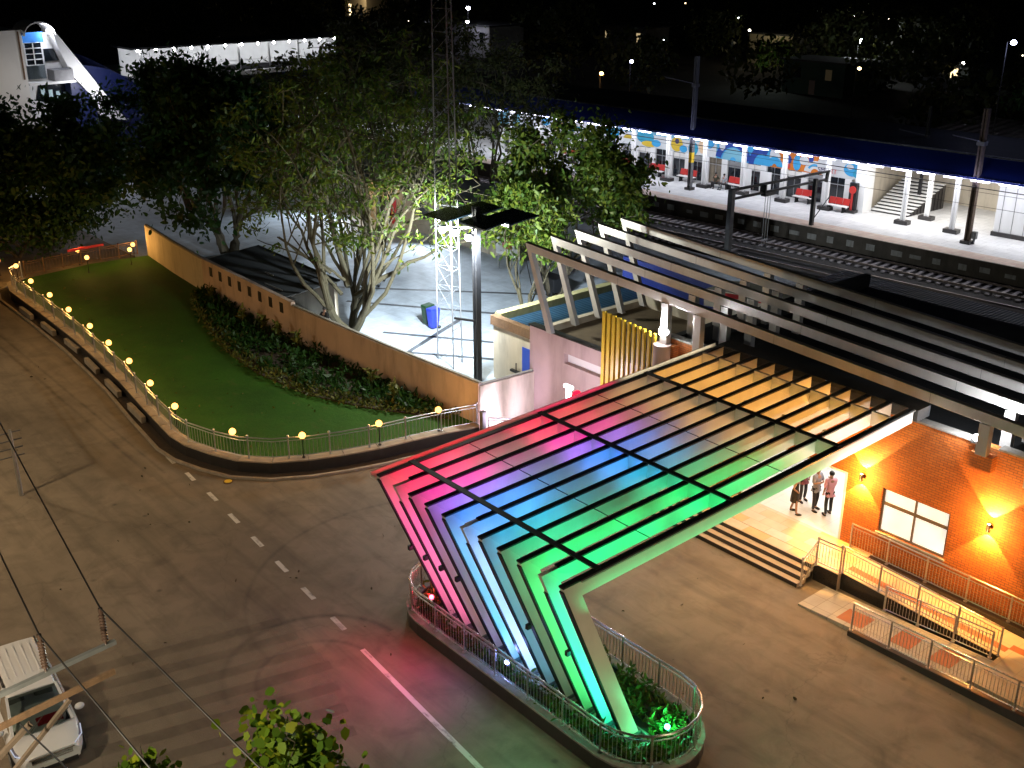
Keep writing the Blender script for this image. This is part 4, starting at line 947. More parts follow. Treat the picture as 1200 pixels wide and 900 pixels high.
def person(label, loc, rz, h, top, bottom, arms=('down', 'down'), skirt=False, stance=.1, hairlong=False, sit=False, lean=0.0, group=None):
    """Local frame: faces +y.  One skinned body; shirt, trousers, hair and shoes are its children."""
    th = thing('person', label, 'person', loc, group, rz); k = h / 1.72
    hipz = .92 if not sit else .47
    V = {}
    V['pel'] = (0, 0, hipz); V['hem'] = (0, 0, hipz - .075); V['wai'] = (0, .01, hipz + .16); V['che'] = (0, .01 + lean * .5, hipz + .36); V['nek'] = (0, .01 + lean, hipz + .53); V['hd0'] = (0, .02 + lean, hipz + .6); V['hd1'] = (0, .03 + lean, hipz + .7); V['hd2'] = (0, .015 + lean, hipz + .79)
    for s, n in ((-1, 'l'), (1, 'r')):
        V['sh' + n] = (s * .175, .01 + lean, hipz + .48)
        a = arms[0 if s < 0 else 1]; zc = hipz + .48
        if a == 'down': el, ha, hf = (s * .235, -.02, zc - .28), (s * .23, .05, zc - .52), (s * .225, .08, zc - .62)
        elif a == 'fold': el, ha, hf = (s * .25, .06, zc - .25), (s * .03, .24, zc - .2), (-s * .08, .24, zc - .17)
        elif a == 'fwd': el, ha, hf = (s * .23, .12, zc - .22), (s * .16, .36, zc - .12), (s * .15, .45, zc - .1)
        else: el, ha, hf = (s * .3, -.06, zc - .24), (s * .15, .1, zc - .42), (s * .12, .15, zc - .48)
        V['el' + n], V['wr' + n], V['ha' + n] = el, ha, hf
        V['hi' + n] = (s * .09, 0, hipz - .03)
        if sit: V['kn' + n], V['an' + n], V['to' + n] = (s * .11, .42, hipz + .02), (s * .11, .42, .08), (s * .12, .56, .03)
        else:
            st = stance * s; V['kn' + n] = (s * .1 + st * .3, .03 + st * .5, .48); V['an' + n] = (s * .1 + st * .5, -.01 + st, .09); V['to' + n] = (s * .12 + st * .5, .14 + st, .035)
    names = list(V); ix = {n: i for i, n in enumerate(names)}; P = [Vector(V[n]) * k for n in names]
    rad = dict(hem=(.14, .108), pel=(.138, .103), wai=(.13, .095), che=(.155, .105), nek=.052, hd0=.062, hd1=(.082, .1), hd2=(.062, .078))
    for n in 'lr': rad.update({'sh' + n: .062, 'el' + n: .04, 'wr' + n: .028, 'ha' + n: .034, 'hi' + n: .072, 'kn' + n: .056, 'an' + n: .04, 'to' + n: .035})
    ed = [('pel', 'hem'), ('pel', 'wai'), ('wai', 'che'), ('che', 'nek'), ('nek', 'hd0'), ('hd0', 'hd1'), ('hd1', 'hd2')]
    for n in 'lr': ed += [('che', 'sh' + n), ('sh' + n, 'el' + n), ('el' + n, 'wr' + n), ('wr' + n, 'ha' + n), ('pel', 'hi' + n), ('hi' + n, 'kn' + n), ('kn' + n, 'an' + n), ('an' + n, 'to' + n)]
    def sub(keep, grow, name, m, over={}):
        kp = [n for n in names if n in keep]; jx = {n: i for i, n in enumerate(kp)}
        vv = [P[ix[n]] for n in kp]; rr = []
        for n in kp:
            r = over.get(n, rad[n]); r = r if isinstance(r, tuple) else (r, r); rr.append((r[0] * k + grow, r[1] * k + grow))
        ee = [(jx[a], jx[b_]) for a, b_ in ed if a in jx and b_ in jx]
        return skin_chain(name, vv, ee, rr, m, th, 2, jx.get('pel', 0))
    sub(set(names) - {'hem'}, 0, 'body', M['skin'])
    sub({'hem', 'pel', 'wai', 'che', 'shl', 'shr', 'ell', 'elr'} if not skirt else {'pel', 'wai', 'che', 'shl', 'shr'}, .024, 'shirt', cm(*top), )
    if skirt:
        b = MB(); n_ = 18; ring = []
        for (z, rx, ry) in ((hipz + .12, .15, .115), (hipz - .05, .19, .15), (hipz - .2, .2, .165), (hipz - .4, .205, .175)):
            ring.append([(rx * k * math.cos(2 * math.pi * i / n_), ry * k * math.sin(2 * math.pi * i / n_), z * k) for i in range(n_)])
        vv = [p for r_ in ring for p in r_]; ff = [(j * n_ + i, j * n_ + (i + 1) % n_, (j + 1) * n_ + (i + 1) % n_, (j + 1) * n_ + i) for j in range(3) for i in range(n_)]
        b.add(vv, ff); b.build('skirt', cm(*bottom), th, smooth=True, off=(0, 0, 0))
    else: sub({'pel', 'hil', 'hir', 'knl', 'knr', 'anl', 'anr'}, .012, 'trousers', cm(*bottom), dict(pel=(.1, .08), hil=.068, hir=.068))
    b = MB(); hc = P[ix['hd1']]; b.ball((hc.x, hc.y - .015 * k, hc.z + .03 * k), .092 * k, .108 * k, .1 * k, 14, 8, v1=.62)
    if hairlong: b.ball((hc.x, hc.y - .07 * k, hc.z - .07 * k), .085 * k, .06 * k, .17 * k, 12, 8)
    b.build('hair', M['hair'], th, smooth=True, off=(0, 0, 0))
    for n in 'lr':
        a = P[ix['an' + n]]; tt = P[ix['to' + n]]; c = (a + tt) / 2; b = MB(); b.ball((c.x, c.y + .015, .045 * k), .05 * k, .135 * k, .05 * k, 10, 6); b.build('shoe', cm('black leather', (.015, .013, .012)), th, smooth=True, off=(0, 0, 0))
    return th
person('woman in a short dark dress with bare legs, nearest the canopy edge', (-20.5, 30.75, FZ), R(-60), 1.62, ('black knit', (.02, .018, .018)), ('black knit', (.02, .018, .018)), ('down', 'bent'), True, .12, True)
person('person in a maroon top standing behind the others in the entrance', (-20.85, 31.75, FZ), R(-110), 1.66, ('maroon print', (.2, .05, .06)), ('charcoal denim', (.03, .028, .032)), ('bent', 'down'), False, .05, True)
person('man in a grey blue checked shirt with folded arms in the entrance', (-20.15, 31.5, FZ), R(-95), 1.74, ('grey blue check', (.2, .21, .26)), ('navy trousers', (.018, .018, .025)), ('fold', 'fold'), False, .06)
person('man in a pink shirt and black trousers turned to the group', (-19.6, 31.55, FZ), R(65), 1.74, ('pink cotton', (.62, .3, .36)), ('black denim', (.02, .018, .018)), ('down', 'fwd'), False, .05)
# ------------------------------------------------------------------ railway: own frame (u along the platform, v across), turned 4.35 degrees
RA = R(4.35); P0 = Vector((-50, 65.15, 0))
def W(u, v, z=0): return (P0.x + u * math.cos(RA) - v * math.sin(RA), P0.y + u * math.sin(RA) + v * math.cos(RA), z)
class RB(MB):
    def rbox(s, u0, u1, v0, v1, z0, z1, mi=0):
        return s.hexa([W(u0, v0, z0), W(u1, v0, z0), W(u1, v1, z0), W(u0, v1, z0), W(u0, v0, z1), W(u1, v0, z1), W(u1, v1, z1), W(u0, v1, z1)], mi)
PZ = 1.0
b = RB(); b.rbox(-130, 70, -7.0, -.02, -.345, -.2); b.build('track_bed', M['ballast'], kind='structure', off=(-50, 62, 0))
b = RB(); b.rbox(-130, 70, 1.55, 24, -.34, PZ); b.build('platform', M['platform'], kind='structure', off=(-50, 75, 0))
b = RB(); b.rbox(-130, 70, .06, 1.55, -.34, PZ + .004); b.build('platform_edge', M['pink_edge'], kind='structure', off=(-50, 66, 0))
b = RB(); b.rbox(-130, 70, 0, .055, -.34, PZ - .06); b.rbox(-130, 70, -.06, .055, PZ - .055, PZ); b.build('platform_face', M['platface'], kind='structure', off=(-50, 65, 0))
for i in range(34):
    u = -24 + i * 1.55 + random.uniform(-.25, .25); b = RB(); w_ = random.uniform(.22, .42); b.rbox(u - w_, u + w_, -.012, -.003, .15 + random.uniform(0, .1), .55 + random.uniform(-.08, .1)); b.build('whitewash_patch', M['patch'], kind='structure', off=W(u, 0, .3))
for r, (v0, lab) in enumerate(((-1.75, 'railway track along the lit platform'), (-5.6, 'dark second railway track behind the station roof'))):
    tk = thing('railway_track', lab, 'railway track', W(0, v0, -.2))
    for s in (-.84, .84):
        b = RB(); b.rbox(-120, 65, v0 + s - .035, v0 + s + .035, -.06, 0.02); b.rbox(-120, 65, v0 + s - .07, v0 + s + .07, -.1, -.065); b.build('rail', M['rail'], tk)
    sl = None
    for i in range(96 if r == 0 else 60):
        u = -34 + i * .62
        if sl is None:
            b = RB(); b.rbox(u - .13, u + .13, v0 - 1.35, v0 + 1.35, -.19, -.1); sl = b.build('sleeper', M['sleeper'], tk)
        else:
            c = sl.copy(); link(c); c.parent = tk; d = Vector(W(u, v0)) - Vector(W(-34, v0)); c.location = (d.x, d.y, 0)
# ------------------------------------------------------------------ platform building
UL, UR = -34.0, 5.2
pb = thing('platform_building', 'long white platform building with painted mural band and blue roof edge', 'building', W(-14, 6, PZ))
VW = 7.3
pc = list(np.arange(-33.4, 5.3, 1.86))
b = RB(); b.rbox(UL, UR, VW, VW + .3, 3.12, 5.55); b.build('upper_wall', M['whitewall'], pb)
for i, u in enumerate(pc):
    b = RB(); b.rbox(u - .28, u + .28, VW - .05, VW + .3, PZ, 3.119); b.build('pillar', M['white'], pb)
for i, u in enumerate(pc[:-1]):
    b = RB(); b.rbox(u + .281, pc[i + 1] - .281, VW + .12, VW + .2, PZ, 3.119)
    mt = 'darkglass' if i != 13 else 'beigeroof'
    wn = b.build('window', M[mt], pb)
    b = RB()
    um = (u + pc[i + 1]) / 2; b.rbox(um - .02, um + .02, VW + .08, VW + .118, PZ, 3.1); b.rbox(u + .281, pc[i + 1] - .281, VW + .08, VW + .119, 2.55, 2.61); b.build('window_bar', M['galv'], wn)
    if i % 3 != 1:
        b = RB(); b.rbox(u + .3, pc[i + 1] - .3, VW + .1, VW + .116, 2.62, 3.05); b.build('blind', M['whitewall'] if i % 2 else M['galv'], wn)
b = RB(); b.rbox(UR - .3, UR + .5, VW - 1.0, VW + .3, PZ, 5.3); b.build('end_wall', M['white'], pb)
b = RB(); b.rbox(UL, UR, VW + .3, 14, PZ, 5.5); b.build('rooms', M['wall_cream'], pb)
# painted mural: soft abstract shapes, a few millimetres proud of each other
MC = {}
def mc(n, c):
    if n not in MC: MC[n] = mat('mural ' + n, c, .6, var=.08, scale=1.5, bump=.03)
    return MC[n]
mc('pale', (.17, .42, .54)); mc('white', (.6, .62, .62)); mc('teal', (.025, .3, .46)); mc('yel', (.6, .42, .03)); mc('sky', (.04, .33, .62)); mc('navy', (.01, .05, .3)); mc('ora', (.6, .17, .012)); mc('deep', (.04, .03, .1)); mc('redm', (.6, .05, .04)); mc('tan', (.7, .5, .3))
lay = [0]
def mpoly(pts, c):
    lay[0] += 1; v = VW - .004 - lay[0] * .0009
    b = RB(); b.add([W(u, v, z) for u, z in pts], [tuple(range(len(pts)))]); o = b.build('mural_shape', mc(c, None) if c in MC else MC[c], pb)
def circ(u, z, ru, rz, c, a0=0, a1=360, n=24): mpoly([(u + ru * math.cos(R(a0 + (a1 - a0) * i / n)), z + rz * math.sin(R(a0 + (a1 - a0) * i / n))) for i in range(n + (0 if a1 - a0 == 360 else 1))], c)
def rect(u0, u1, z0, z1, c): mpoly([(u0, z0), (u1, z0), (u1, z1), (u0, z1)], c)
def arc(u, z, r0, r1, a0, a1, c, sx=1.0):
    n = 18; mpoly([(u + sx * r0 * math.cos(R(a0 + (a1 - a0) * i / n)), z + r0 * math.sin(R(a0 + (a1 - a0) * i / n))) for i in range(n + 1)] + [(u + sx * r1 * math.cos(R(a1 + (a0 - a1) * i / n)), z + r1 * math.sin(R(a1 + (a0 - a1) * i / n))) for i in range(n + 1)], c)
rect(UL, -8.2, 3.13, 5.28, 'pale'); rect(-31, -22.4, 3.14, 5.0, 'white'); rect(-22.3, -8.3, 3.14, 4.2, 'white'); rect(-8.2, -3.1, 3.13, 5.2, 'sky'); rect(-3.1, 1.6, 3.13, 5.2, 'ora'); rect(1.6, 2.5, 3.13, 5.2, 'ora'); rect(2.5, 5.1, 3.13, 5.2, 'white')
arc(-23.6, 3.2, .5, .75, 20, 160, 'teal'); arc(-25.5, 3.3, .4, .8, 0, 180, 'yel'); circ(-27.6, 4.1, .6, .5, 'sky')
circ(-19.4, 3.95, .75, .62, 'teal'); circ(-17.6, 3.6, .55, .35, 'yel', 0, 180); circ(-15.7, 3.95, .95, .55, 'teal'); circ(-15.3, 3.4, .8, .25, 'yel'); circ(-14.5, 3.55, .5, .3, 'sky'); circ(-12.3, 3.75, .62, .6, 'yel'); circ(-12.3, 4.0, .22, .22, 'deep'); circ(-11.6, 3.45, .4, .3, 'sky'); circ(-10.6, 3.6, .5, .55, 'teal'); circ(-9.7, 3.9, .35, .6, 'tan'); circ(-9.0, 4.3, .5, .5, 'sky')
arc(-6.6, 3.0, 1.2, 1.75, 10, 170, 'navy'); arc(-6.6, 3.1, .3, 1.05, 0, 180, 'pale'); arc(-3.9, 3.1, .9, 1.5, 60, 180, 'navy', .8); circ(-7.7, 4.3, .3, .5, 'white')
circ(-2.7, 3.95, .5, .42, 'white'); circ(-2.75, 4.2, .42, .3, 'white'); arc(-2.7, 3.2, .2, .75, 0, 180, 'sky'); circ(-1.5, 3.9, .3, .35, 'navy'); circ(-1.5, 3.4, .25, .2, 'redm'); circ(-.7, 3.75, .35, .6, 'sky'); circ(-.1, 4.0, .4, .35, 'white'); arc(.9, 3.15, .35, .95, 20, 175, 'white'); arc(.9, 3.15, .55, .72, 40, 150, 'sky'); circ(.5, 4.2, .2, .3, 'navy')
circ(2.0, 3.9, .95, .85, 'white'); circ(4.0, 3.85, .7, .5, 'sky'); circ(3.8, 4.05, .3, .2, 'white'); circ(4.4, 3.6, .3, .3, 'teal')
def text(s, u, z, size, c, emis=None):
    cu = bpy.data.curves.new('lettering', 'FONT'); cu.body = s; cu.size = size; cu.extrude = .004; cu.align_x = 'CENTER'
    o = bpy.data.objects.new('lettering', cu); link(o); bpy.context.view_layer.update()
    me = bpy.data.meshes.new_from_object(o.evaluated_get(bpy.context.evaluated_depsgraph_get())); bpy.data.objects.remove(o)
    me.materials.clear(); me.materials.append(c); o = bpy.data.objects.new('lettering', me); link(o); o.parent = pb
    p = Vector(W(u, VW - .1, z)) - Vector(pb.location); o.matrix_local = Matrix.Translation(p) @ Matrix.Rotation(RA, 4, 'Z') @ Matrix.Rotation(R(90), 4, 'X')
text('SMA', 1.65, 3.36, .5, mc('deep', None)); text('RT', 2.5, 3.36, .5, mc('redm', None)); text('WAY', -25.1, 4.0, .5, mc('navy', None))
# roof: lights, fascia, sloping blue sheets, grey ridge cap
def roofslab(u0, u1):
    b = RB(); b.hexa([W(u0, 3.3, 5.36), W(u1, 3.3, 5.36), W(u1, 8.5, 5.56), W(u0, 8.5, 5.56), W(u0, 3.3, 5.41), W(u1, 3.3, 5.41), W(u1, 8.5, 5.66), W(u0, 8.5, 5.66)]); b.build('roof_sheet', M['blueroof'], pb)
    b = RB(); b.hexa([W(u0, 3.2, 5.31), W(u1, 3.2, 5.31), W(u1, 3.299, 5.31), W(u0, 3.299, 5.31), W(u0, 4.9, 6.5), W(u1, 4.9, 6.5), W(u1, 5.1, 6.5), W(u0, 5.1, 6.5)]); b.build('fascia', M['bluefascia'], pb)
    b = RB(); b.rbox(u0, u1, 5.11, 5.5, 6.3, 6.56); b.build('ridge_cap', M['greyroof'], pb)
    b = RB(); b.rbox(u0, u1, 5.51, 14.5, 6.2, 6.4); b.build('ridge_roof', M['roof'], pb)
    b = RB(); b.rbox(u0, u1, 3.3, VW, 5.26, 5.29); b.build('soffit', M['whitewall'], pb)
roofslab(-100, 34)
# slim light battens under the eave
for i in range(30):
    u = -34 + i * 1.86
    b = RB(); b.rbox(u + .25, u + 1.45, 3.36, 3.46, 5.15, 5.23); b.build('tube_light', M['tube'], pb)
for i in range(9):
    u = -34 + i * 6.2; a = Vector(W(u, 4.5, 5.14)); c = Vector(W(u + 5.6, 4.5, 5.14))
    d = (a + c) / 2; lo = lamp('AREA', tuple(d), 165, (.9, .93, 1), aim=tuple(d + Vector(W(0, .12, -1)) - Vector(W(0, 0, 0))), sx=5.6, sy=.2, name='eave_light')
for i in range(11):
    a = Vector(W(-36 + i * 6.2, 2.75, 5.1)); c = Vector(W(-31 + i * 6.2, 2.75, 5.1)); strip_light(a, c, .06, Vector(W(0, .75, 1)) - Vector(W(0, 0, 0)), 40 if i != 8 else 90, (.5, .55, 1), 'fascia_fill')  # strips without fixtures, added to brighten the blue fascia
for i in range(4):
    u = -62 + i * 7; d = Vector(W(u, 4, 5.14)); lamp('AREA', tuple(d), 230, (.9, .93, 1), aim=tuple(d + Vector(W(0, .6, -1)) - Vector(W(0, 0, 0))), sx=6, sy=.2, name='eave_light')
b = RB(); b.rbox(-100, 70, 3.1, 3.16, 4.8, 4.85); tag(b.build('feeder_cable', M['wire'], off=W(0, 3, 4.85)), 'thin black cable running along under the blue eave', 'cable')
# steel columns of the shelter on dark block footings
for i, u in enumerate(list(np.arange(-30.4, 5.0, 3.72)) + [9.3, 12.9, 9.9, 20.5, 27]):
    v = 5.5 if i < 10 or u in (12.9, 20.5, 27) else (5.45 if u == 9.3 else 7.9)
    b = RB(); b.rbox(u - .17, u - .06, v - .1, v + .1, PZ, 5.25); b.rbox(u + .06, u + .17, v - .1, v + .1, PZ, 5.25); b.rbox(u - .061, u + .061, v - .02, v + .02, PZ + .2, 5.25)
    cl = b.build('shelter_column', M['white'], pb); b = RB(); b.rbox(u - .5, u + .5, v - .32, v + .32, PZ, PZ + .27); b.build('footing', M['granite'], cl)
b = RB(); b.rbox(15.2, 34, 6.8, 7.0, PZ + .3, 5.25); b.build('screen_wall', M['white'], pb); b = RB(); b.rbox(15.1, 34, 6.7, 7.1, PZ, PZ + .29); b.build('screen_base', M['granite'], pb)
for i in range(8):
    b = RB(); b.rbox(15.6 + i * .8, 15.62 + i * .8, 6.77, 6.798, PZ + .3, 4.6); b.build('screen_joint', M['galvdark'], pb)
b = RB(); b.rbox(5.7, 34, 16.5, 16.8, PZ, 5.25); b.build('hall_back_wall', M['wall_cream'], pb)
# stair inside the open hall
st = thing('hall_staircase', 'wide staircase with pale nosings in the open platform hall', 'staircase', W(7, 10, PZ))
for i in range(11):
    b = RB(); z1 = PZ + .165 * (i + 1); v0 = 7.6 + i * .42; b.rbox(5.72, 8.6 + i * .05, v0, v0 + .42, PZ, z1 - .05); b.build('step', M['riser'], st); b = RB(); b.rbox(5.72, 8.6 + i * .05, v0 - .02, v0 + .42, z1 - .05, z1); b.build('nosing', M['white'], st)
for i, (u, v) in enumerate(((12, 9.5), (22, 6.5), (9, 6.0), (18, 12))):
    d = Vector(W(u, v, 5.0)); lamp('AREA', tuple(d), 200, (1, .95, .86), aim=(d.x, d.y, 0), sx=4, sy=.4, name='hall_light')
# benches
def bench(u, v, lab):
    loc = Vector(W(u, v, PZ)); t_ = thing('platform_bench', lab, 'bench', tuple(loc), 'red benches along the platform wall', RA)
    x, y, z = 0, 0, 0
    def A(b): return b
    b = MB(); b.box(-.85, .85, -.25, .2, .42, .47); b.build('seat', M['white'], t_, off=(0, 0, 0))
    b = MB()
    for k in range(3): b.hexa([(-.83 + k * .56, .2, .5), (-.29 + k * .56, .2, .5), (-.29 + k * .56, .26, .5), (-.83 + k * .56, .26, .5), (-.83 + k * .56, .33, .98), (-.29 + k * .56, .33, .98), (-.29 + k * .56, .38, .98), (-.83 + k * .56, .38, .98)])
    b.build('backrest', M['redseat'], t_, off=(0, 0, 0), bevel=.02)
    for s in (-.55, .55):
        b = MB(); b.box(s - .05, s + .05, -.2, .15, 0, .42); b.box(s - .06, s + .06, -.26, .24, 0, .04); b.build('leg', M['blacksteel'], t_, off=(0, 0, 0))
    return t_
b0 = None
for i, (u, v) in enumerate(((-28.0, 6.35), (-24.1, 6.35), (-20.6, 6.4), (-17.2, 6.4), (-13.8, 6.4), (-10.4, 6.3), (-5.6, 6.4), (.7, 6.3), (4.0, 5.6))):
    lab = 'red backed platform bench, %s along the platform from the tree' % ORD[i]
    if b0 is None: b0 = bench(u, v, lab)
    else: copy_tree(b0, Vector(W(u, v, PZ)), RA, lab)
# weighing machine / round-headed post, posters
t_ = thing('weighing_machine', 'tall narrow machine with a round red head at the end wall', 'weighing machine', W(4.95, 5.9, PZ)); b = RB(); b.rbox(4.65, 5.25, 5.95, 6.25, PZ, 3.2); b.build('cabinet', M['blacksteel'], t_); b = RB(); p = Vector(W(4.95, 5.9, 2.7)); b.tube(p - Vector((0, .04, 0)), p + Vector((0, .04, 0)), .28, n=18); b.build('round_head', M['redseat'], t_); b = RB(); b.rbox(4.88, 5.02, 5.88, 5.94, PZ, 2.45); b.build('stem', M['redseat'], t_); b = RB(); b.rbox(4.55, 5.35, 5.7, 6.3, PZ, PZ + .2); b.build('base', M['granite'], t_)
for (u, lab) in ((-4.4, 'white standing board beside the orange mural'), (-2.55, 'narrow white standing board before the orange mural')):
    b = RB(); b.rbox(u - .28, u + .28, 6.3, 6.36, PZ + .05, 2.9); b.rbox(u - .35, u + .35, 6.2, 6.46, PZ, PZ + .05); tag(b.build('standing_board', M['white'], off=W(u, 6.3, PZ)), lab, 'board')
person('seated person in dark clothes by the banded mast', W(-7.3, 6.1, PZ), RA + R(180), 1.68, ('dark green shirt', (.05, .05, .03)), ('dark trousers', (.03, .028, .03)), ('bent', 'bent'), sit=True)
person('seated person in a pale shirt beside the dark one on the platform', W(-6.5, 6.1, PZ), RA + R(170), 1.68, ('pale shirt', (.4, .42, .45)), ('dark trousers', (.03, .028, .03)), ('bent', 'bent'), sit=True)
b = RB(); b.rbox(-7.8, -6.1, 5.95, 6.3, PZ + .42, PZ + .46); b.rbox(-7.7, -7.6, 6, 6.25, PZ, PZ + .42); b.rbox(-6.3, -6.2, 6, 6.25, PZ, PZ + .42); tag(b.build('stone_bench', M['granite'], off=W(-7, 6, PZ)), 'low dark bench under the seated pair', 'bench')
# overhead line masts and gantry
def mast(lab, loc, top, r, m, band=False):
    t_ = thing('line_mast', lab, 'mast', loc, None); x, y, z = loc; b = MB(); b.box(x - r, x - r * .35, y - r, y + r, z, top); b.box(x + r * .35, x + r, y - r, y + r, z, top); b.box(x - r * .35, x + r * .35, y - r * .25, y + r * .25, z, top); b.build('mast_column', M[m], t_)
    b = MB(); b.cbox((x, y, z + .1), r * 4, r * 4, .2); b.build('footing', M['granite'], t_)
    if band: b = MB(); b.cbox((x, y, z + 2.6), r * 2.1, r * 2.1, .8); b.build('yellow_band', M['yellow'], t_)
    b = MB(); b.cbox((x, y, top - 2.2), r * 3, r * 3, .25); b.beam((x, y, top - 2.1), (x - .5, y - 3, top - 1.4), .06, .06); b.build('bracket', M['galvdark'], t_)
    return t_
mast('grey overhead line mast with a yellow band before the blue mural', (-58.6, 68.5, 1.0), 11.4, .15, 'galvdark', True)
m2 = mast('brown overhead line mast in front of the open hall', (-35.4, 69.8, 1.0), 9.8, .17, 'rustdark')
b = MB(); b.cbox((-35.0, 69.9, 1.6), .3, .25, .5); b.tube((-35.0, 69.9, 1.0), (-35.0, 69.9, 1.4), .08); b.build('switch_box', M['galvdark'], m2)
mast('dark signal mast with a box before the blue eave', (-42.8, 76.0, 1.0), 8.6, .1, 'blacksteel')
g = thing('track_gantry', 'black portal gantry across the track with hanging wires', 'gantry', (-46, 60, 0))
b = MB(); b.box(-46.2, -45.85, 57.9, 58.25, 0, 4.5); b.build('near_leg', M['galvdark'], g)
b = MB(); b.box(-45.25, -45.0, 65.95, 66.2, 1.0, 4.3); b.beam((-45.1, 66.3, 1.5), (-44.9, 68.2, 3.3), .05, .05); b.box(-45.5, -45.05, 66.0, 66.15, 2.9, 3.02); b.build('far_leg', M['blacksteel'], g)
for (z0, z1, y1) in ((4.45, 4.65, 67.6), (3.85, 4.1, 67.4)):
    b = MB(); b.beam((-46.0, 58.0, z0), (-45.1, y1, z1), .16, .15); b.build('boom', M['blacksteel'], g)
b = MB(); b.beam((-45.1, 67.45, 4.7), (-45.1, 67.3, 3.9), .16, .2); b.beam((-45.7, 61.0, 4.5), (-45.7, 61.0, 3.95), .1, .5); b.build('end_plate', M['blacksteel'], g)
b = MB(); b.cbox((-45.72, 61.6, 3.78), .4, 1.1, .22); b.build('pulley_box', M['blacksteel'], g)
for k in range(3):
    b = MB(); y = 61.3 + k * .28; b.tube((-45.7, y, 3.7), (-45.7, y, .3), .022, n=5); b.build('weight_wire', M['galv'], g)
for (v, z, lab) in ((-1.7, 5.6, 'overhead contact wire above the lit track'), (-5.4, 5.6, 'overhead contact wire above the dark track')):
    b = MB(); b.path([W(-120, v, z), W(65, v, z)], .012, 5); tag(b.build('contact_wire', M['wire'], off=W(0, v, z)), lab, 'wire')
b = MB(); b.box(-46.6, -36, 78.5, 92, 5.2, 5.5)
sh = thing('rusty_shed_roof', 'striped rusty sheet roof rising behind the blue eave', 'shed', (-41, 85, 0)); b = MB(); b.hexa([(-47.5, 78.5, 5.0), (-30, 79.6, 5.0), (-30, 92, 5.8), (-47.5, 92, 5.8), (-47.5, 78.5, 5.1), (-30, 79.6, 5.1), (-30, 92, 5.9), (-47.5, 92, 5.9)]); b.build('roof_sheet', M['beigeroof'], sh)
b = MB(); b.box(-47, -30.5, 80, 91.5, 0, 5.0); b.build('shed_wall', M['wall_cream'], sh)
# ------------------------------------------------------------------ courtyard behind the compound wall
b = MB(); b.box(-100, -33.9, 27.5, 57, 0, .02); b.build('courtyard', M['court'], kind='structure', off=(-55, 40, 0))
for (p, q) in (((-48, 31.5), (-41.5, 36)), ((-47.5, 28.5), (-39.5, 34.5)), ((-54, 33), (-44, 40)), ((-46.5, 39), (-40, 41.5)), ((-58, 33), (-45, 45)), ((-44, 29.5), (-47, 36))):
    b = MB(); stripe(b, p, q, .3, .026); b.build('paving_band', M['courtline'], kind='structure', off=(*p, 0))
b = MB(); b.hexa([(-60.2, 27.0, 2.2), (-50.6, 26.8, 2.2), (-50.6, 30.6, 2.5), (-60.2, 30.8, 2.5), (-60.2, 27.0, 2.26), (-50.6, 26.8, 2.26), (-50.6, 30.6, 2.56), (-60.2, 30.8, 2.56)])
ls = thing('lean_to_shed', 'dark lean-to roof leaning on the slotted wall', 'shed', (-55, 29, 0)); b.build('roof_sheet', M['roof'], ls)
b = MB(); b.box(-60, -50.8, 30.3, 30.5, 0, 2.45); b.box(-60.1, -59.9, 27.3, 30.3, 0, 2.2); b.build('shed_wall', M['wall_cream'], ls)
b = MB(); b.cbox((-54.5, 28.4, 2.47), .9, .05, .06); b.cbox((-52.4, 27.5, 2.36), 1.8, .05, .06, R(2)); b.build('metal_strip', M['galv'], ls)
pl = thing('tree_box', 'dark brick tree box with a pale rim behind the orange wall', 'planter', (-63, 30.5, 0)); b = MB(); b.box(-65, -61, 29.2, 32.4, 0, .9); b.build('box_wall', M['riser'], pl); b = MB(); b.box(-65.1, -60.9, 29.1, 29.35, .9, .98); b.box(-65.1, -64.85, 29.35, 32.5, .9, .98); b.build('rim', M['coping'], pl)
# low house with a lit orange wall at the back of the courtyard
h = thing('yellow_house', 'low house with a lit yellow wall and red door behind the big tree', 'house', (-70, 46, 0))
b = MB(); b.box(-84, -56, 46, 51, 0, 2.9); b.build('house_wall', M['wall_cream'], h); b = MB(); b.box(-84.4, -55.6, 45.5, 51.4, 2.9, 3.05); b.build('roof', M['greyroof'], h); b = MB(); b.box(-68.2, -67.5, 45.95, 45.998, 0, 2.1); b.build('door', M['red'], h)
for x in (-78, -74, -64, -60): b = MB(); b.box(x - .5, x + .5, 45.95, 45.998, 1.1, 2.2); b.build('window', M['darkglass'], h)
for fx in (-75, -62): b = MB(); b.cbox((fx, 45.6, 3.3), .4, .3, .2); b.build('added_roof_flood', M['galvdark'], h); lamp('SPOT', (fx, 45.2, 3.3), 2600, (.8, .9, 1), aim=(fx + 5, 36, 0), size=.15, spot=120, blend=.8, name='yard_fill')  # two floods added on the roof to brighten the courtyard
lamp('POINT', (-69.5, 44.6, 2.6), 160, (1, .62, .25), size=.1, name='house_glow'); b = MB(); b.ball((-69.5, 45.7, 2.5), .11); b.build('porch_lamp', M['bulb'], h, smooth=True)
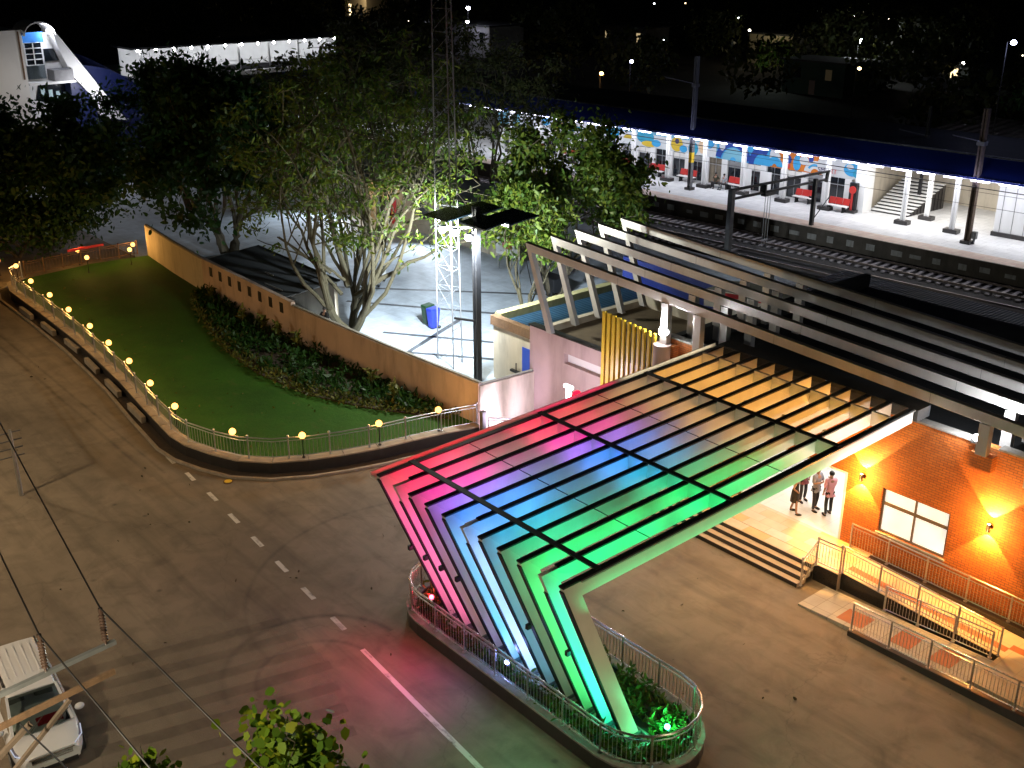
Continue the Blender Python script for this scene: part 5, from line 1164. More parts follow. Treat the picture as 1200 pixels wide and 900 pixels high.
# bins, trolley, signboard
for (x, y, m, lab) in ((-46.75, 34.0, 'binblue', 'bright blue wheeled bin in the courtyard'), (-47.45, 34.15, 'bingreen', 'dark green wheeled bin beside the blue bin')):
    t_ = thing('wheeled_bin', lab, 'bin', (x, y, 0), 'wheeled bins in the courtyard'); b = MB(); s = .25
    b.hexa([(x - .2, y - .22, .1), (x + .2, y - .22, .1), (x + .2, y + .22, .1), (x - .2, y + .22, .1), (x - s, y - .3, 1.1), (x + s, y - .3, 1.1), (x + s, y + .3, 1.1), (x - s, y + .3, 1.1)]); b.build('bin_body', M[m], t_, bevel=.03)
    b = MB(); b.hexa([(x - .27, y - .32, 1.102), (x + .27, y - .32, 1.102), (x + .27, y + .32, 1.102), (x - .27, y + .32, 1.102), (x - .24, y - .27, 1.18), (x + .24, y - .27, 1.18), (x + .24, y + .27, 1.22), (x - .24, y + .27, 1.22)]); b.build('lid', M[m], t_, bevel=.02)
    b = MB(); 
    for s_ in (-1, 1): b = MB(); b.tube((x + s_ * .21 - .03, y + .24, .1), (x + s_ * .21 + .03, y + .24, .1), .1, n=12); b.build('wheel', M['tyre'], t_)
t_ = thing('luggage_trolley', 'black luggage trolley by the office roof corner', 'trolley', (-47.2, 43.1, 0)); b = MB(); b.box(-48.2, -46.4, 42.6, 43.6, .35, 1.2); b.build('tub', M['blacksteel'], t_, bevel=.03); b = MB(); b.path([(-48.4, 42.6, .4), (-48.9, 42.6, 1.8), (-48.9, 43.6, 1.8), (-48.4, 43.6, .4)], .035); b.build('handle', M['blacksteel'], t_); 
for x in (-48, -46.7):
    for y in (42.6, 43.5): b = MB(); b.tube((x, y, .18), (x, y + .06, .18), .18, n=12); b.build('wheel', M['tyre'], t_)
t_ = thing('notice_board', 'red and white notice board on posts in the courtyard', 'notice board', (-53, 44.4, 0)); b = MB(); b.box(-53.9, -51.6, 44.35, 44.42, 1.0, 2.6); b.build('white_panel', M['white'], t_); b = MB(); b.box(-53.2, -52.3, 44.31, 44.347, 1.5, 2.25); b.build('red_panel', M['red'], t_); b = MB(); [b.tube((x, 44.45, 0), (x, 44.45, 2.7), .04) for x in (-53.8, -51.7)]; b.build('post', M['galv'], t_)
person('dark clothed person seen head and shoulders behind the peach wall', (-47.3, 27.55, .75), R(20), 1.7, ('black jacket', (.015, .015, .016)), ('black trousers', (.015, .015, .016)), ('bent', 'bent'))
b = MB(); b.box(-47.8, -46.8, 27.3, 27.9, .02, .75); tag(b.build('crate_step', M['coping'], off=(-47.3, 27.6, 0)), 'concrete block step behind the peach wall', 'block')
# parked scooters in the courtyard corner and by the left edge
def scooter(label, loc, rz, colour):
    t_ = thing('parked_scooter', label, 'scooter', loc, None, rz); o = dict(off=(0, 0, 0))
    for y in (-.62, .62):
        w_ = MB(); 
        ring = [(0, y + .24 * math.cos(2 * math.pi * i / 16), .29 + .24 * math.sin(2 * math.pi * i / 16)) for i in range(16)]; w_.path(ring, .05, 8, closed=True); wh = w_.build('wheel', M['tyre'], t_, smooth=True, **o); w_ = MB(); w_.tube((-.04, y, .29), (.04, y, .29), .17, n=14); w_.build('rim', M['galv'], wh, **o)
    b = MB(); b.hexa([(-.16, -.75, .42), (.16, -.75, .42), (.14, .1, .36), (-.14, .1, .36), (-.13, -.8, .74), (.13, -.8, .74), (.12, 0, .7), (-.12, 0, .7)]); b.box(-.15, .15, .1, .4, .28, .36); b.hexa([(-.18, .36, .3), (.18, .36, .3), (.12, .5, .3), (-.12, .5, .3), (-.16, .5, .95), (.16, .5, .95), (.1, .58, .95), (-.1, .58, .95)]); b.build('body', colour, t_, bevel=.04, **o)
    b = MB(); b.hexa([(-.13, -.7, .745), (.13, -.7, .745), (.11, .02, .72), (-.11, .02, .72), (-.11, -.66, .84), (.11, -.66, .84), (.09, -.02, .8), (-.09, -.02, .8)]); b.build('seat', M['carblack'], t_, bevel=.03, **o)
    b = MB(); b.tube((0, .62, .3), (0, .48, 1.0), .03); b.path([(-.34, .38, 1.02), (-.12, .46, 1.03), (.12, .46, 1.03), (.34, .38, 1.02)], .018); b.build('handlebar', M['blacksteel'], t_, smooth=True, **o); b = MB(); b.ball((0, .57, .93), .08); b.build('headlight', M['lens'], t_, smooth=True, **o)
scooter('dark red scooter parked at the left edge past the gutter end', (-66.2, 16.9, 0), R(70), M['red'])
scooter('black scooter parked behind the red one at the left edge', (-67.5, 16.4, 0), R(75), M['carblack'])
scooter('white scooter parked under the big tree in the courtyard', (-55.5, 36.5, .02), R(40), M['white'])

# ------------------------------------------------------------------ lamp pole with solar canopy, and lattice mast
px, py = -39.1, 31.0
t_ = thing('courtyard_lamp_pole', 'tall dark pole carrying flood lamps under a flat panel canopy', 'lamp pole', (px, py, 0))
b = MB(); b.box(px - .16, px - .05, py - .13, py + .13, 0, 8.6); b.box(px + .05, px + .16, py - .13, py + .13, 0, 8.6); b.box(px - .05, px + .05, py - .03, py + .03, 0, 8.6); b.build('pole', M['blacksteel'], t_)
b = MB(); b.beam((px, py - .1, 3.1), (px - 1.0, py - .6, 3.1), .08, .1); b.beam((px - .1, py, 3.3), (px + .6, py - .7, .4), .05, .05); b.build('brace', M['blacksteel'], t_)
for (x0, x1, y0, y1) in ((-41.2, -39.4, 29.6, 31.1), (-41.2, -39.4, 31.3, 32.9), (-39.0, -37.1, 29.9, 31.2), (-39.0, -37.1, 31.4, 33.1)):
    b = MB(); b.hexa([(x0, y0, 8.0), (x1, y0, 8.0), (x1, y1, 8.16), (x0, y1, 8.16), (x0, y0, 8.06), (x1, y0, 8.06), (x1, y1, 8.22), (x0, y1, 8.22)]); b.build('solar_panel', M['panel'], t_)
b = MB(); b.beam((-41.2, 31.2, 8.0), (-37.1, 31.3, 8.0), .08, .1); b.beam((-40.3, 29.7, 7.93), (-40.3, 32.9, 8.05), .06, .08); b.beam((-38.0, 29.9, 7.93), (-38.0, 33.0, 8.05), .06, .08); b.build('panel_frame', M['galv'], t_)
for (dx, dy) in ((-.55, -.75), (-1.35, -.85), (.6, -.85)):
    b = MB(); b.cbox((px + dx, py + dy, 7.5), .34, .28, .12); b.beam((px, py, 7.6), (px + dx, py + dy, 7.55), .04, .04); fl = b.build('lamp_head', M['galvdark'], t_)
    b = MB(); b.ball((px + dx + .12, py + dy - .16, 7.42), .17, .17, .14); b.build('lens', M['flood'], fl, smooth=True)
    lamp('SPOT', (px + dx, py + dy + .1, 7.1), 7200, (.78, .9, 1.0), aim=(-49 + dx * 5, 39.5 + dx * -2, 0), size=.15, spot=112, blend=.7, name='pole_light'); lamp('POINT', (px + dx, py + dy - .25, 7.1), 1000, (.95, .97, .85), size=.15, name='pole_light')
t_ = thing('lattice_mast', 'slim galvanised lattice mast rising out of the top of the picture', 'mast', (-41.7, 31.5, 0))
def lp(k, z): 
    base = [(-42.8, 31.35), (-41.55, 31.95), (-41.1, 31.05)][k]; top = [(-42.55, 31.4), (-41.6, 31.6), (-41.35, 31.25)][k]; f = z / 24; return (base[0] + (top[0] - base[0]) * f, base[1] + (top[1] - base[1]) * f, z)
for k in range(3): b = MB(); b.tube(lp(k, 0), lp(k, 24), .034, n=8); b.build('leg', M['galvdark'], t_, smooth=True)
b = MB()
for i in range(24):
    for k in range(3): b.tube(lp(k, i), lp((k + 1) % 3, i + 1), .009, n=4, caps=False); b.tube(lp(k, i + 1), lp((k + 1) % 3, i + 1), .009, n=4, caps=False)
b.build('lattice_bars', M['galvdark'], t_)

# ------------------------------------------------------------------ trees
def tree(label, base, h, trunk_r, stems, crown, nleaf, size, leafm, barkm='bark', seed=1, name='broadleaf_tree', clus=26, spread=.5, droop=.5, aspect=.42, group=None, extra=(), hollow=.55, lims=3, twigs=2, fk=(.3, .5), ring=.16, elmax=1.25):
    """Tapering limbs grown towards points of an uneven crown, leaf clumps along the outer twigs."""
    rnd = random.Random(seed); rg = np.random.default_rng(seed); th = thing(name, label, 'tree', base, group)
    B = Vector(base); limbs = MB(); tips = []
    def limb(a, c, r0, r1, wob, n=6):
        pts = []; ax = (c - a)
        off = Vector((rnd.uniform(-1, 1), rnd.uniform(-1, 1), rnd.uniform(-.4, .8))) * wob * ax.length
        for i in range(n + 1):
            f = i / n; p = a.lerp(c, f) + off * math.sin(math.pi * f) * .5 + Vector((rnd.uniform(-1, 1), rnd.uniform(-1, 1), rnd.uniform(-1, 1))) * wob * .1 * ax.length * (1 if 0 < i < n else 0); pts.append(p)
        limbs.path(pts, [r0 + (r1 - r0) * (i / n) for i in range(n + 1)], 7 if r0 > .06 else 5); return pts
    cen = B + Vector(crown[0]); rad = Vector(crown[1])
    for s in range(stems):
        ang = 2 * math.pi * (s + rnd.random() * .5) / stems
        fork = B + Vector((math.cos(ang) * rad.x * ring, math.sin(ang) * rad.y * ring, (cen.z - B.z) * rnd.uniform(*fk)))
        tp = limb(B + Vector((math.cos(ang) * trunk_r * .5, math.sin(ang) * trunk_r * .5, -.1)), fork, trunk_r / (1 + .25 * (stems - 1)), trunk_r * .55, .18)
        for i in range(lims + 1):
            a2 = ang + rnd.uniform(-1.2, 1.2); el = rnd.uniform(-.35, elmax)
            tgt = cen + Vector((math.cos(a2) * math.cos(el) * rad.x, math.sin(a2) * math.cos(el) * rad.y, math.sin(el) * rad.z)) * rnd.uniform(.55, .8)
            st = tp[rnd.randint(3, 6)]; lpts = limb(st, tgt, trunk_r * .34, trunk_r * .12, .25)
            for j in range(5):
                a3 = a2 + rnd.uniform(-1.1, 1.1); el = rnd.uniform(-.5, 1.4)
                e = cen + Vector((math.cos(a3) * math.cos(el) * rad.x, math.sin(a3) * math.cos(el) * rad.y, math.sin(el) * rad.z)) * rnd.uniform(.72, 1.08)
                q = limb(lpts[rnd.randint(2, 6)], e, trunk_r * .12, trunk_r * .045, .25, 5)
                tips += q[2:]
                for k in range(twigs):
                    e2 = q[rnd.randint(2, 5)]; e3 = e2 + Vector((rnd.uniform(-1, 1) * rad.x, rnd.uniform(-1, 1) * rad.y, rnd.uniform(-.6, .8) * rad.z)) * .26
                    tips += limb(e2, e3, trunk_r * .05, trunk_r * .02, .25, 4)[1:]
    for (a, c, r0, r1) in extra:
        q = limb(B + Vector(a), B + Vector(c), r0, r1, .14); tips += q[4:]
    limbs.build('trunk', M[barkm], th, smooth=True)
    T = np.array([tuple(p) for p in tips]); keep = rg.random(len(T)) < .9; T = T[keep]
    n = nleaf // clus; c = T[rg.integers(0, len(T), n)]
    sc = rg.uniform(.5, 1.5, n)[:, None, None]
    pts = (c[:, None, :] + rg.normal(size=(n, clus, 3)) * sc * spread * np.array([1, 1, .7])).reshape(-1, 3)
    pts = pts[pts[:, 2] > base[2] + h * .12]
    leaf_cloud('crown', pts, size, M[leafm], th, droop=droop, aspect=aspect, rng=rg)
    return th
tree('big open tree with pale forking limbs over the peach wall', (-49.4, 30.4, 0), 15, .36, 3, ((.3, .9, 8.4), (7.0, 7.0, 6.4)), 11000, .34, 'leafA', 'barkpale', 21, spread=.3, aspect=.3, droop=.5, clus=9, lims=5, twigs=5, fk=(.14, .26), ring=.2, elmax=1.0,
     extra=(((0.3, .2, 2.0), (3.2, 3.6, 4.6), .17, .07), ((3.2, 3.6, 4.6), (5.5, 5.4, 5.4), .07, .03), ((.6, .5, 2.6), (4.2, 1.8, 6.8), .13, .05), ((0, 0, 2.5), (-3.0, .5, 8.5), .2, .06), ((-.5, -.2, 2.0), (-4.6, -1.6, 4.6), .12, .04), ((-.6, .2, 2.4), (-5.8, .6, 5.2), .12, .04), ((-2.6, -.8, 3.6), (-6.2, -2.0, 4.2), .06, .02), ((.2, -.4, 3.0), (1.2, -2.6, 4.8), .09, .03), ((-.8, -.6, 3.2), (-1.8, -3.0, 5.4), .09, .03), ((2.0, 2.2, 3.9), (3.6, 1.2, 4.2), .05, .02)))
tree('leafy dense tree standing behind the lamp pole', (-46.8, 43.0, 0), 10, .3, 2, ((.8, .6, 6.1), (4.8, 5.0, 4.2)), 15000, .34, 'leafA', 'bark', 5, clus=14, twigs=4, spread=.42, aspect=.42, droop=.4)
tree('small bright leaved tree beside the lamp pole', (-43.3, 37.5, 0), 8, .16, 2, ((0, .3, 5.6), (2.2, 2.4, 2.0)), 3200, .36, 'leafA', 'barkpale', 9, clus=12, twigs=3, spread=.3, aspect=.35, droop=.5)
tree('tall dark dense tree behind the far end of the garden wall', (-67.8, 32.5, 0), 13, .45, 2, ((0, .4, 6.6), (5.8, 6.0, 5.8)), 22000, .45, 'leafB', 'bark', 33, spread=.62, aspect=.45)
tree('broad dark tree hanging over the left end of the lawn', (-79, 24.0, 0), 12, .5, 2, ((0, 0, 4.6), (7.0, 7.2, 4.7)), 22000, .46, 'leafB', 'bark', 41, spread=.65, aspect=.45)
tree('dim olive tree between the big tree and the footbridge', (-63, 41, 0), 13, .4, 2, ((0, 0, 8.2), (6, 6, 5.2)), 12000, .36, 'leafD', 'barkpale', 52, clus=10, twigs=4, spread=.4, aspect=.3)
tree('dim olive tree with bare twigs before the left platform end', (-66, 53.5, 0), 13, .35, 2, ((0, 0, 8.2), (6, 6, 4.8)), 7000, .36, 'leafD', 'barkpale', 57, clus=10, twigs=4, spread=.4, aspect=.3)
tree('sparse dark tree by the foot of the bridge', (-82, 36.5, 0), 11, .35, 2, ((0, 0, 6.2), (6, 6, 5)), 16000, .42, 'leafB', 'bark', 63, spread=.6)
tree('low dark shrubbery beyond the far garden railing', (-76.5, 21.5, 0), 4, .2, 3, ((0, 1.0, 1.9), (3.2, 6.0, 1.9)), 9000, .36, 'leafB', 'bark', 45, name='shrub', spread=.5)
tree('dark tree at the top right behind the platform roof', (-38.6, 91, 0), 11, .4, 2, ((0, 0, 7.2), (4.2, 4.2, 4.2)), 10500, .42, 'leafB', 'bark', 71, spread=.55)
tree('young round leaved tree rising into the foot of the picture', (-11.9, 5.55, 0), 9.9, .14, 1, ((.15, -.05, 8.1), (1.1, 1.15, 1.6)), 2600, .15, 'leafC', 'bark', 81, spread=.16, aspect=.8, droop=.5, clus=14)
tree('second young tree barely reaching the picture at the lower left', (-13.1, 3.75, 0), 9, .12, 1, ((.0, .1, 8.05), (.8, .75, 1.35)), 1300, .15, 'leafC', 'bark', 85, spread=.16, aspect=.8, droop=.5, clus=14)
tree('dim tree with thin crown hiding the end of the footbridge', (-78, 50, 0), 14, .35, 2, ((0, 0, 8.4), (6, 6, 5.2)), 12000, .42, 'leafD', 'bark', 64, spread=.6)
# far dark wood beyond the tracks: one mass
rng = np.random.default_rng(99); cs = []
for i in range(150):
    d = rng.uniform(95, 330); a = R(rng.uniform(95, 172)); x, y = d * math.cos(a), d * math.sin(a)
    if y < 92 and x > -112: continue
    if x < -95 and y < 82: continue
    cs.append((x, y, rng.uniform(2.5, 6.5)))
cs = np.array(cs); base = np.repeat(cs, 420, 0); q = rng.normal(size=base.shape); q /= np.linalg.norm(q, axis=1)[:, None]; q *= rng.uniform(.45, 1.0, (len(q), 1)) ** .6
o = leaf_cloud('far_wood', base + q * np.array([5.0, 5.0, 3.8]), .95, M['leafD'], off=(-100, 150, 0), rng=rng, kind='stuff')

# ------------------------------------------------------------------ footbridge and the tall hall on the far left
FX = -100
fb = thing('footbridge', 'brightly lit white footbridge with blue sides crossing high over the tracks', 'footbridge', (FX, 55, 0))
b = MB(); b.box(FX - 4, FX, 40.8, 64, 7.7, 8.1); b.build('deck', M['whitewall'], fb)
b = MB(); b.box(FX - 4.3, FX + .3, 40.3, 64, 10.62, 10.8); b.build('roof', M['roof'], fb)
b = MB(); b.box(FX - 4, FX - 3.85, 40.8, 64, 8.1, 10.62); b.build('back_wall', M['white'], fb)
b = MB()
for z in (8.7, 9.05): b.box(FX - .06, FX, 40.8, 64, z, z + .06)
b.build('handrails', M['white'], fb)
b = MB(); b.box(FX - .03, FX - .01, 40.8, 64, 8.15, 8.68); b.build('parapet_panel', M['galvdark'], fb)
for i in range(7):
    y = 41.3 + i * 3.2; b = MB(); b.box(FX - .15, FX + .02, y - .09, y + .09, 8.1, 10.62); b.build('column', M['white'], fb)
for i in range(14):
    y = 41 + i * 1.7; b = MB(); b.ball((FX + .1, y, 10.5), .12, nu=8, nv=6); b.build('eave_lamp', M['flood'], fb, smooth=True)
for i in range(5): y = 42 + i * 5; lamp('AREA', (FX - 1.0, y, 10.5), 60, (.9, .93, 1), aim=(FX - 2.6, y, 8.4), sx=.5, sy=4.4, name='bridge_light').rotation_euler.rotate_axis('Z', R(90))
for y in (48, 62): b = MB(); b.box(FX - 2.4, FX - 1.6, y - .4, y + .4, 0, 7.7); b.build('pier', M['whitewall'], fb)
# blue curved stair cover between the hall and the bridge
b = MB(); pr_ = []
for i in range(11):
    f = i / 10; pr_.append((34.2 + f * 7.2, 10.62 - 3.4 * f ** 2.4, ))
for i in range(10):
    (y0, z0), (y1, z1) = pr_[i], pr_[i + 1]; b.hexa([(FX - 5, y0, 2), (FX + 1.5, y0, 2), (FX + 1.5, y1, 2), (FX - 5, y1, 2), (FX - 5, y0, z0), (FX + 1.5, y0, z0 - .8), (FX + 1.5, y1, z1 - .8), (FX - 5, y1, z1)])
sc = thing('stair_cover', 'deep blue curved stair cover between the white hall and the bridge', 'roof', (FX, 38, 0)); b.build('blue_sheeting', M['stairblue'], sc)
ha = thing('white_hall', 'tall white station hall with a sloping lit edge and arched top', 'building', (FX, 33, 0))
HX = FX + 2
b = MB(); b.box(HX - 9, HX, 22, 30.6, 0, 12.9); b.build('side_block', M['whitewall'], ha)
b = MB(); b.box(HX - .02, HX + .06, 30.3, 30.42, 9.0, 12.8); b.build('drain_pipe', M['rust'], ha)
def pane_(pts, x, d, name, m):
    b = MB(); n = len(pts); b.add([(x, p[0], p[1]) for p in pts] + [(x - d, p[0], p[1]) for p in pts], [tuple(range(n)), tuple(range(n, 2 * n))[::-1]] + [(i, n + i, n + (i + 1) % n, (i + 1) % n) for i in range(n)]); return b.build(name, m, ha)
arc_ = [(30.85 + .0, 12.2)] + [(32.1 - 1.25 * math.cos(R(a)), 12.5 + 1.0 * math.sin(R(a))) for a in range(0, 181, 20)] + [(33.7, 11.3), (32.6, 11.3), (32.6, 11.9), (30.85, 11.9)]
pane_([(30.7, 0), (38.4, 0), (38.4, 4.9), (36.0, 5.6), (33.0, 8.4), (30.7, 8.6)], HX - 2.0, .3, 'front_wall', M['white'])
pane_([(30.7, 8.5), (34.4, 8.4), (33.4, 12.5), (30.8, 12.5)], HX - 1.6, .3, 'upper_wall', M['white'])
pane_([(30.8, 11.85), (32.45, 11.85), (32.45, 12.65), (30.8, 12.65)], HX - .4, .1, 'blue_band', M['skyblue'])
pane_([(33.3, 12.6), (33.55, 12.4), (38.5, 4.9), (36.3, 5.3), (35.6, 7.4), (34.3, 9.0), (33.5, 11.2), (33.1, 12.7)], HX, 1.4, 'sloping_edge', M['white'])
b = MB()
for i in range(10):
    a0, a1 = R(180 * i / 10), R(180 * (i + 1) / 10); y0, z0 = 32.1 - 1.25 * math.cos(a0), 12.5 + 1.0 * math.sin(a0); y1, z1 = 32.1 - 1.25 * math.cos(a1), 12.5 + 1.0 * math.sin(a1)
    b.hexa([(HX - 3, y0, z0 - .1), (HX + .2, y0, z0 - .1), (HX + .2, y1, z1 - .1), (HX - 3, y1, z1 - .1), (HX - 3, y0, z0), (HX + .2, y0, z0), (HX + .2, y1, z1), (HX - 3, y1, z1)])
b.build('arched_roof', M['white'], ha)
wn = pane_([(31.0, 10.0), (32.4, 10.0), (32.4, 11.8), (31.0, 11.8)], HX - 1.0, .1, 'window', M['darkglass'])
b = MB()
for y in (31.0, 31.7, 32.4): b.box(HX - .98, HX - .9, y - .04, y + .04, 10, 11.8)
for z in (10.0, 10.45, 10.9, 11.35, 11.8): b.box(HX - .98, HX - .9, 31.0, 32.4, z - .03, z + .03)
b.build('window_frame', M['white'], wn)
pane_([(32.7, 10.2), (34.2, 10.2), (33.95, 11.2), (32.7, 11.2)], HX - 1.5, .08, 'window', M['darkglass'])
b = MB(); b.box(HX - 1.2, HX - 1.1, 31.0, 32.5, 8.85, 9.95); b.build('glass_balustrade', M['window'], ha)
b = MB(); b.box(HX - 1.4, HX + .3, 32.7, 34.3, 8.7, 9.6); b.build('balcony_box', M['galvdark'], ha)
b = MB(); b.box(HX - 1.9, HX - .1, 30.7, 34.6, 8.45, 8.65); b.build('floor_slab', M['white'], ha)
sw = pane_([(31.6, 7.0), (36.1, 5.8), (34.5, 8.3), (32.0, 8.4)], HX - 1.9, .1, 'shop_window', M['darkglass'])
for i in range(5):
    y = 32.1 + i * .62; b = MB(); b.box(HX - 1.88, HX - 1.84, y, y + .34, 7.35 - i * .14, 7.95 - i * .14); b.build('poster', mat('pale poster %d' % i, (.5, .68, .7), .5, var=.3, scale=3), sw)
lamp('POINT', (HX - .1, 32.9, 12.75), 500, (.82, .85, 1), size=.15, name='hall_glow'); b = MB(); b.ball((HX - .3, 33.0, 12.7), .22); b.build('arch_lamp', M['flood'], ha, smooth=True)
lamp('POINT', (HX + 2.5, 35.0, 8.2), 520, (.95, .95, 1), size=.3, name='hall_glow'); lamp('POINT', (HX + 4, 28.5, 9), 130, (1, .9, .8), size=.3, name='hall_glow'); lamp('POINT', (HX + 3, 37.5, 10.0), 60, (.5, .6, 1), size=.3, name='hall_glow')  # fill lights without fixtures, added to brighten the hall and stair cover
# ------------------------------------------------------------------ lights and houses far behind the tracks
def far_lamp(lab, x, y, z, col, s, r=.3, pw=0):
    t_ = thing('far_street_lamp', lab, 'street lamp', (x, y, -.35), 'small lamps far beyond the tracks'); b = MB(); b.tube((x, y, -.35), (x, y, z), .05, .04, 6); b.beam((x, y, z), (x + .7, y - .5, z + .15), .06, .06); b.build('lamp_post', M['blacksteel'], t_)
    b = MB(); b.ball((x + .7, y - .5, z), r * .8, r * .8, r * .65, 10, 7); b.build('lamp_head', emat('far glow', col, s, False), t_, smooth=True)
    if pw: lamp('POINT', (x + .8, y - .6, z - .7), pw, col, size=.3, name='far_glow')
def far_house(lab, x, y, sx, sy, h_, col, em, lit=1):
    t_ = thing('far_house', lab, 'house', (x, y, -.35), None); m_ = mat('far wall', col, .8, var=.1, scale=1, bump=.05)
    b = MB(); b.box(x - sx / 2, x + sx / 2, y - sy / 2, y + sy / 2, -.35, h_); b.build('house_wall', m_, t_)
    b = MB(); b.box(x - sx / 2 - .3, x + sx / 2 + .3, y - sy / 2 - .3, y + sy / 2 + .3, h_, h_ + .25); b.build('roof', M['roof'], t_)
    n = max(2, int(sx / 3.5))
    for i in range(n):
        xx = x - sx / 2 + sx * (i + .5) / n; b = MB(); b.box(xx - .5, xx + .5, y - sy / 2 - .05, y - sy / 2 - .002, h_ * .45, h_ * .8); b.build('window', emat('far window', (1, .75, .4), em, False) if (i + lit) % 2 == 0 else M['darkglass'], t_)
    b = MB(); b.box(x - .5, x + .5, y - sy / 2 - .05, y - sy / 2 - .002, -.3, h_ * .4 ); b.build('door', M['frame'], t_)
    return t_
far_house('pale far house with two bluish lamps above the tracks', -166, 134, 13, 8, 5, (.3, .3, .32), .05)
far_lamp('pair of far lamps: the upper bluish one over the pale house', -163, 128, 8.2, (.75, .75, 1), 60, .45, 160)
far_lamp('lower white lamp right under the upper bluish one', -162, 127, 6.0, (.95, .95, 1), 40, .35, 110)
far_house('small warm lit house high on the far left of the tower', -226, 148, 9, 6, 7, (.4, .33, .22), 3.5, 0)
lamp('POINT', (-221, 142, 6.5), 500, (1, .8, .5), size=.3, name='far_glow')  # added fill for the warm house, without a fixture
far_lamp('orange far lamp behind the platform roof', -100.5, 99.5, 4.4, (1, .4, .06), 45, .32, 120)
far_lamp('bluish far lamp right of the orange one', -106.5, 111, 4.6, (.6, .6, 1), 30, .3, 60)
far_lamp('brightest white far lamp at the upper right', -97.5, 150, 5.6, (.92, .97, 1), 110, .5, 700)
far_lamp('blue white lamp on a tall mast above the top right tree', -40.2, 80.6, 13.0, (.55, .6, 1), 60, .26, 120)
far_lamp('small white far lamp near the upper edge, left of its neighbour', -142, 215, 4.5, (.95, 1, 1), 30, .45)
far_lamp('small double lamp near the upper edge on the right', -135.5, 216, 4.5, (1, .85, .6), 30, .45)
far_lamp('tiny warm far lamp beside the dim yellow house', -133, 169, 4.2, (1, .9, .7), 18, .28)
far_lamp('tiny far lamp at the right over the dark wood', -80, 148, 4.0, (1, .97, .9), 26, .3)
far_house('dim yellow far house under a tiny lamp', -121, 163, 9, 6, 4.5, (.45, .4, .27), .05)
lamp('POINT', (-120, 156, 5.0), 210, (1, .85, .55), size=.3, name='far_glow')  # fill added before the yellow house, no lamp modelled
far_house('green walled far house left of the brightest lamp', -93, 136, 10, 6, 4, (.03, .07, .05), .02)
far_house('white roofed far shed under the brightest lamp', -94, 145, 7, 5, 3.2, (.4, .45, .44), .1)
far_house('tiny far house with bright windows at the right', -84, 153, 8, 5, 3.6, (.3, .32, .34), 2.5)
far_house('dim far house left of the yellow one behind the wood', -150, 157, 12, 6, 4.5, (.12, .11, .1), .5, 0)
rl_ = random.Random(4)
for i in range(16):
    d = rl_.uniform(130, 320); a = R(rl_.uniform(112, 150)); fx, fy = d * math.cos(a), d * math.sin(a)
    if fy < 100: continue
    far_lamp('tiny far town light in the dark beyond the tracks, number %d counted from the tower' % i if False else 'tiny far town light in the dark wood beyond the tracks', fx, fy, rl_.uniform(3.5, 6.5), rl_.choice([(1, .85, .6), (.9, .95, 1), (1, .7, .35)]), rl_.uniform(6, 22), rl_.uniform(.14, .26))
tree('green lit far tree beside the dim yellow house', (-104, 139, 0), 6, .2, 1, ((0, 0, 3.6), (3, 3, 2.2)), 700, .8, 'leafA', 'bark', 111, spread=.6); lamp('POINT', (-101, 134, 4.5), 240, (.85, 1, .9), size=.3, name='far_glow')  # the point light is an added fill without a fixture
lamp('POINT', (-108, 101, 3.0), 130, (1, .7, .3), size=.3, name='far_glow')  # another added fill with no lamp behind it

# ------------------------------------------------------------------ street lamps of the forecourt (outside the frame) that light the road
def street_lamp(lab, x, y, ax, ay, h_, pw, col, spot=140):
    t_ = thing('street_lamp', lab, 'street lamp', (x, y, 0), 'forecourt street lamps'); b = MB(); b.tube((x, y, 0), (x, y, h_), .1, .06, 10); b.path([(x, y, h_ - .05), (x + ax * .5, y + ay * .5, h_ + .25), (x + ax, y + ay, h_ + .3)], .04, 8); b.build('lamp_post', M['galv'], t_, smooth=True)
    b = MB(); b.cbox((x + ax, y + ay, h_ + .28), .6, .3, .12); b.build('lamp_head', M['galvdark'], t_)
    lamp('SPOT', (x + ax, y + ay, h_ + .18), pw, col, aim=(x + ax * 4.5, y + ay * 4.5, 0), size=.16, spot=spot, blend=.7, name='street_glow')
AMB = (1, .73, .43)
street_lamp('street lamp at the far left of the forecourt', -56, 4, .8, .8, 9, 4800, AMB)
street_lamp('street lamp in the middle of the forecourt kerb', -40, 2, .9, .8, 9, 4100, AMB)
street_lamp('street lamp nearest the white car', -24, -1.5, .6, 1.0, 9.5, 2700, (1, .8, .56))
street_lamp('street lamp at the right end of the forecourt', -2, 18, -1.2, .3, 9, 3600, (1, .72, .45))

b = thing('pole_street_lamp', 'street lamp on its own short post above the near crossarms', 'street lamp', (-11.2, -1.6, 0)); q = MB(); q.tube((-11.2, -1.6, 0), (-11.2, -1.6, 12.8), .1, .07, 10); q.path([(-11.2, -1.6, 12.75), (-10.9, -.7, 13.1), (-10.5, .2, 13.1)], .04, 8); q.build('lamp_post', M['galv'], b, smooth=True); q = MB(); q.cbox((-10.45, .3, 13.06), .3, .6, .12); q.build('lamp_head', M['galvdark'], b)
lamp('SPOT', (-10.45, .3, 12.95), 2700, (1, .88, .62), aim=(-12.4, 4.6, 9.0), size=.12, spot=120, blend=.8, name='street_glow')
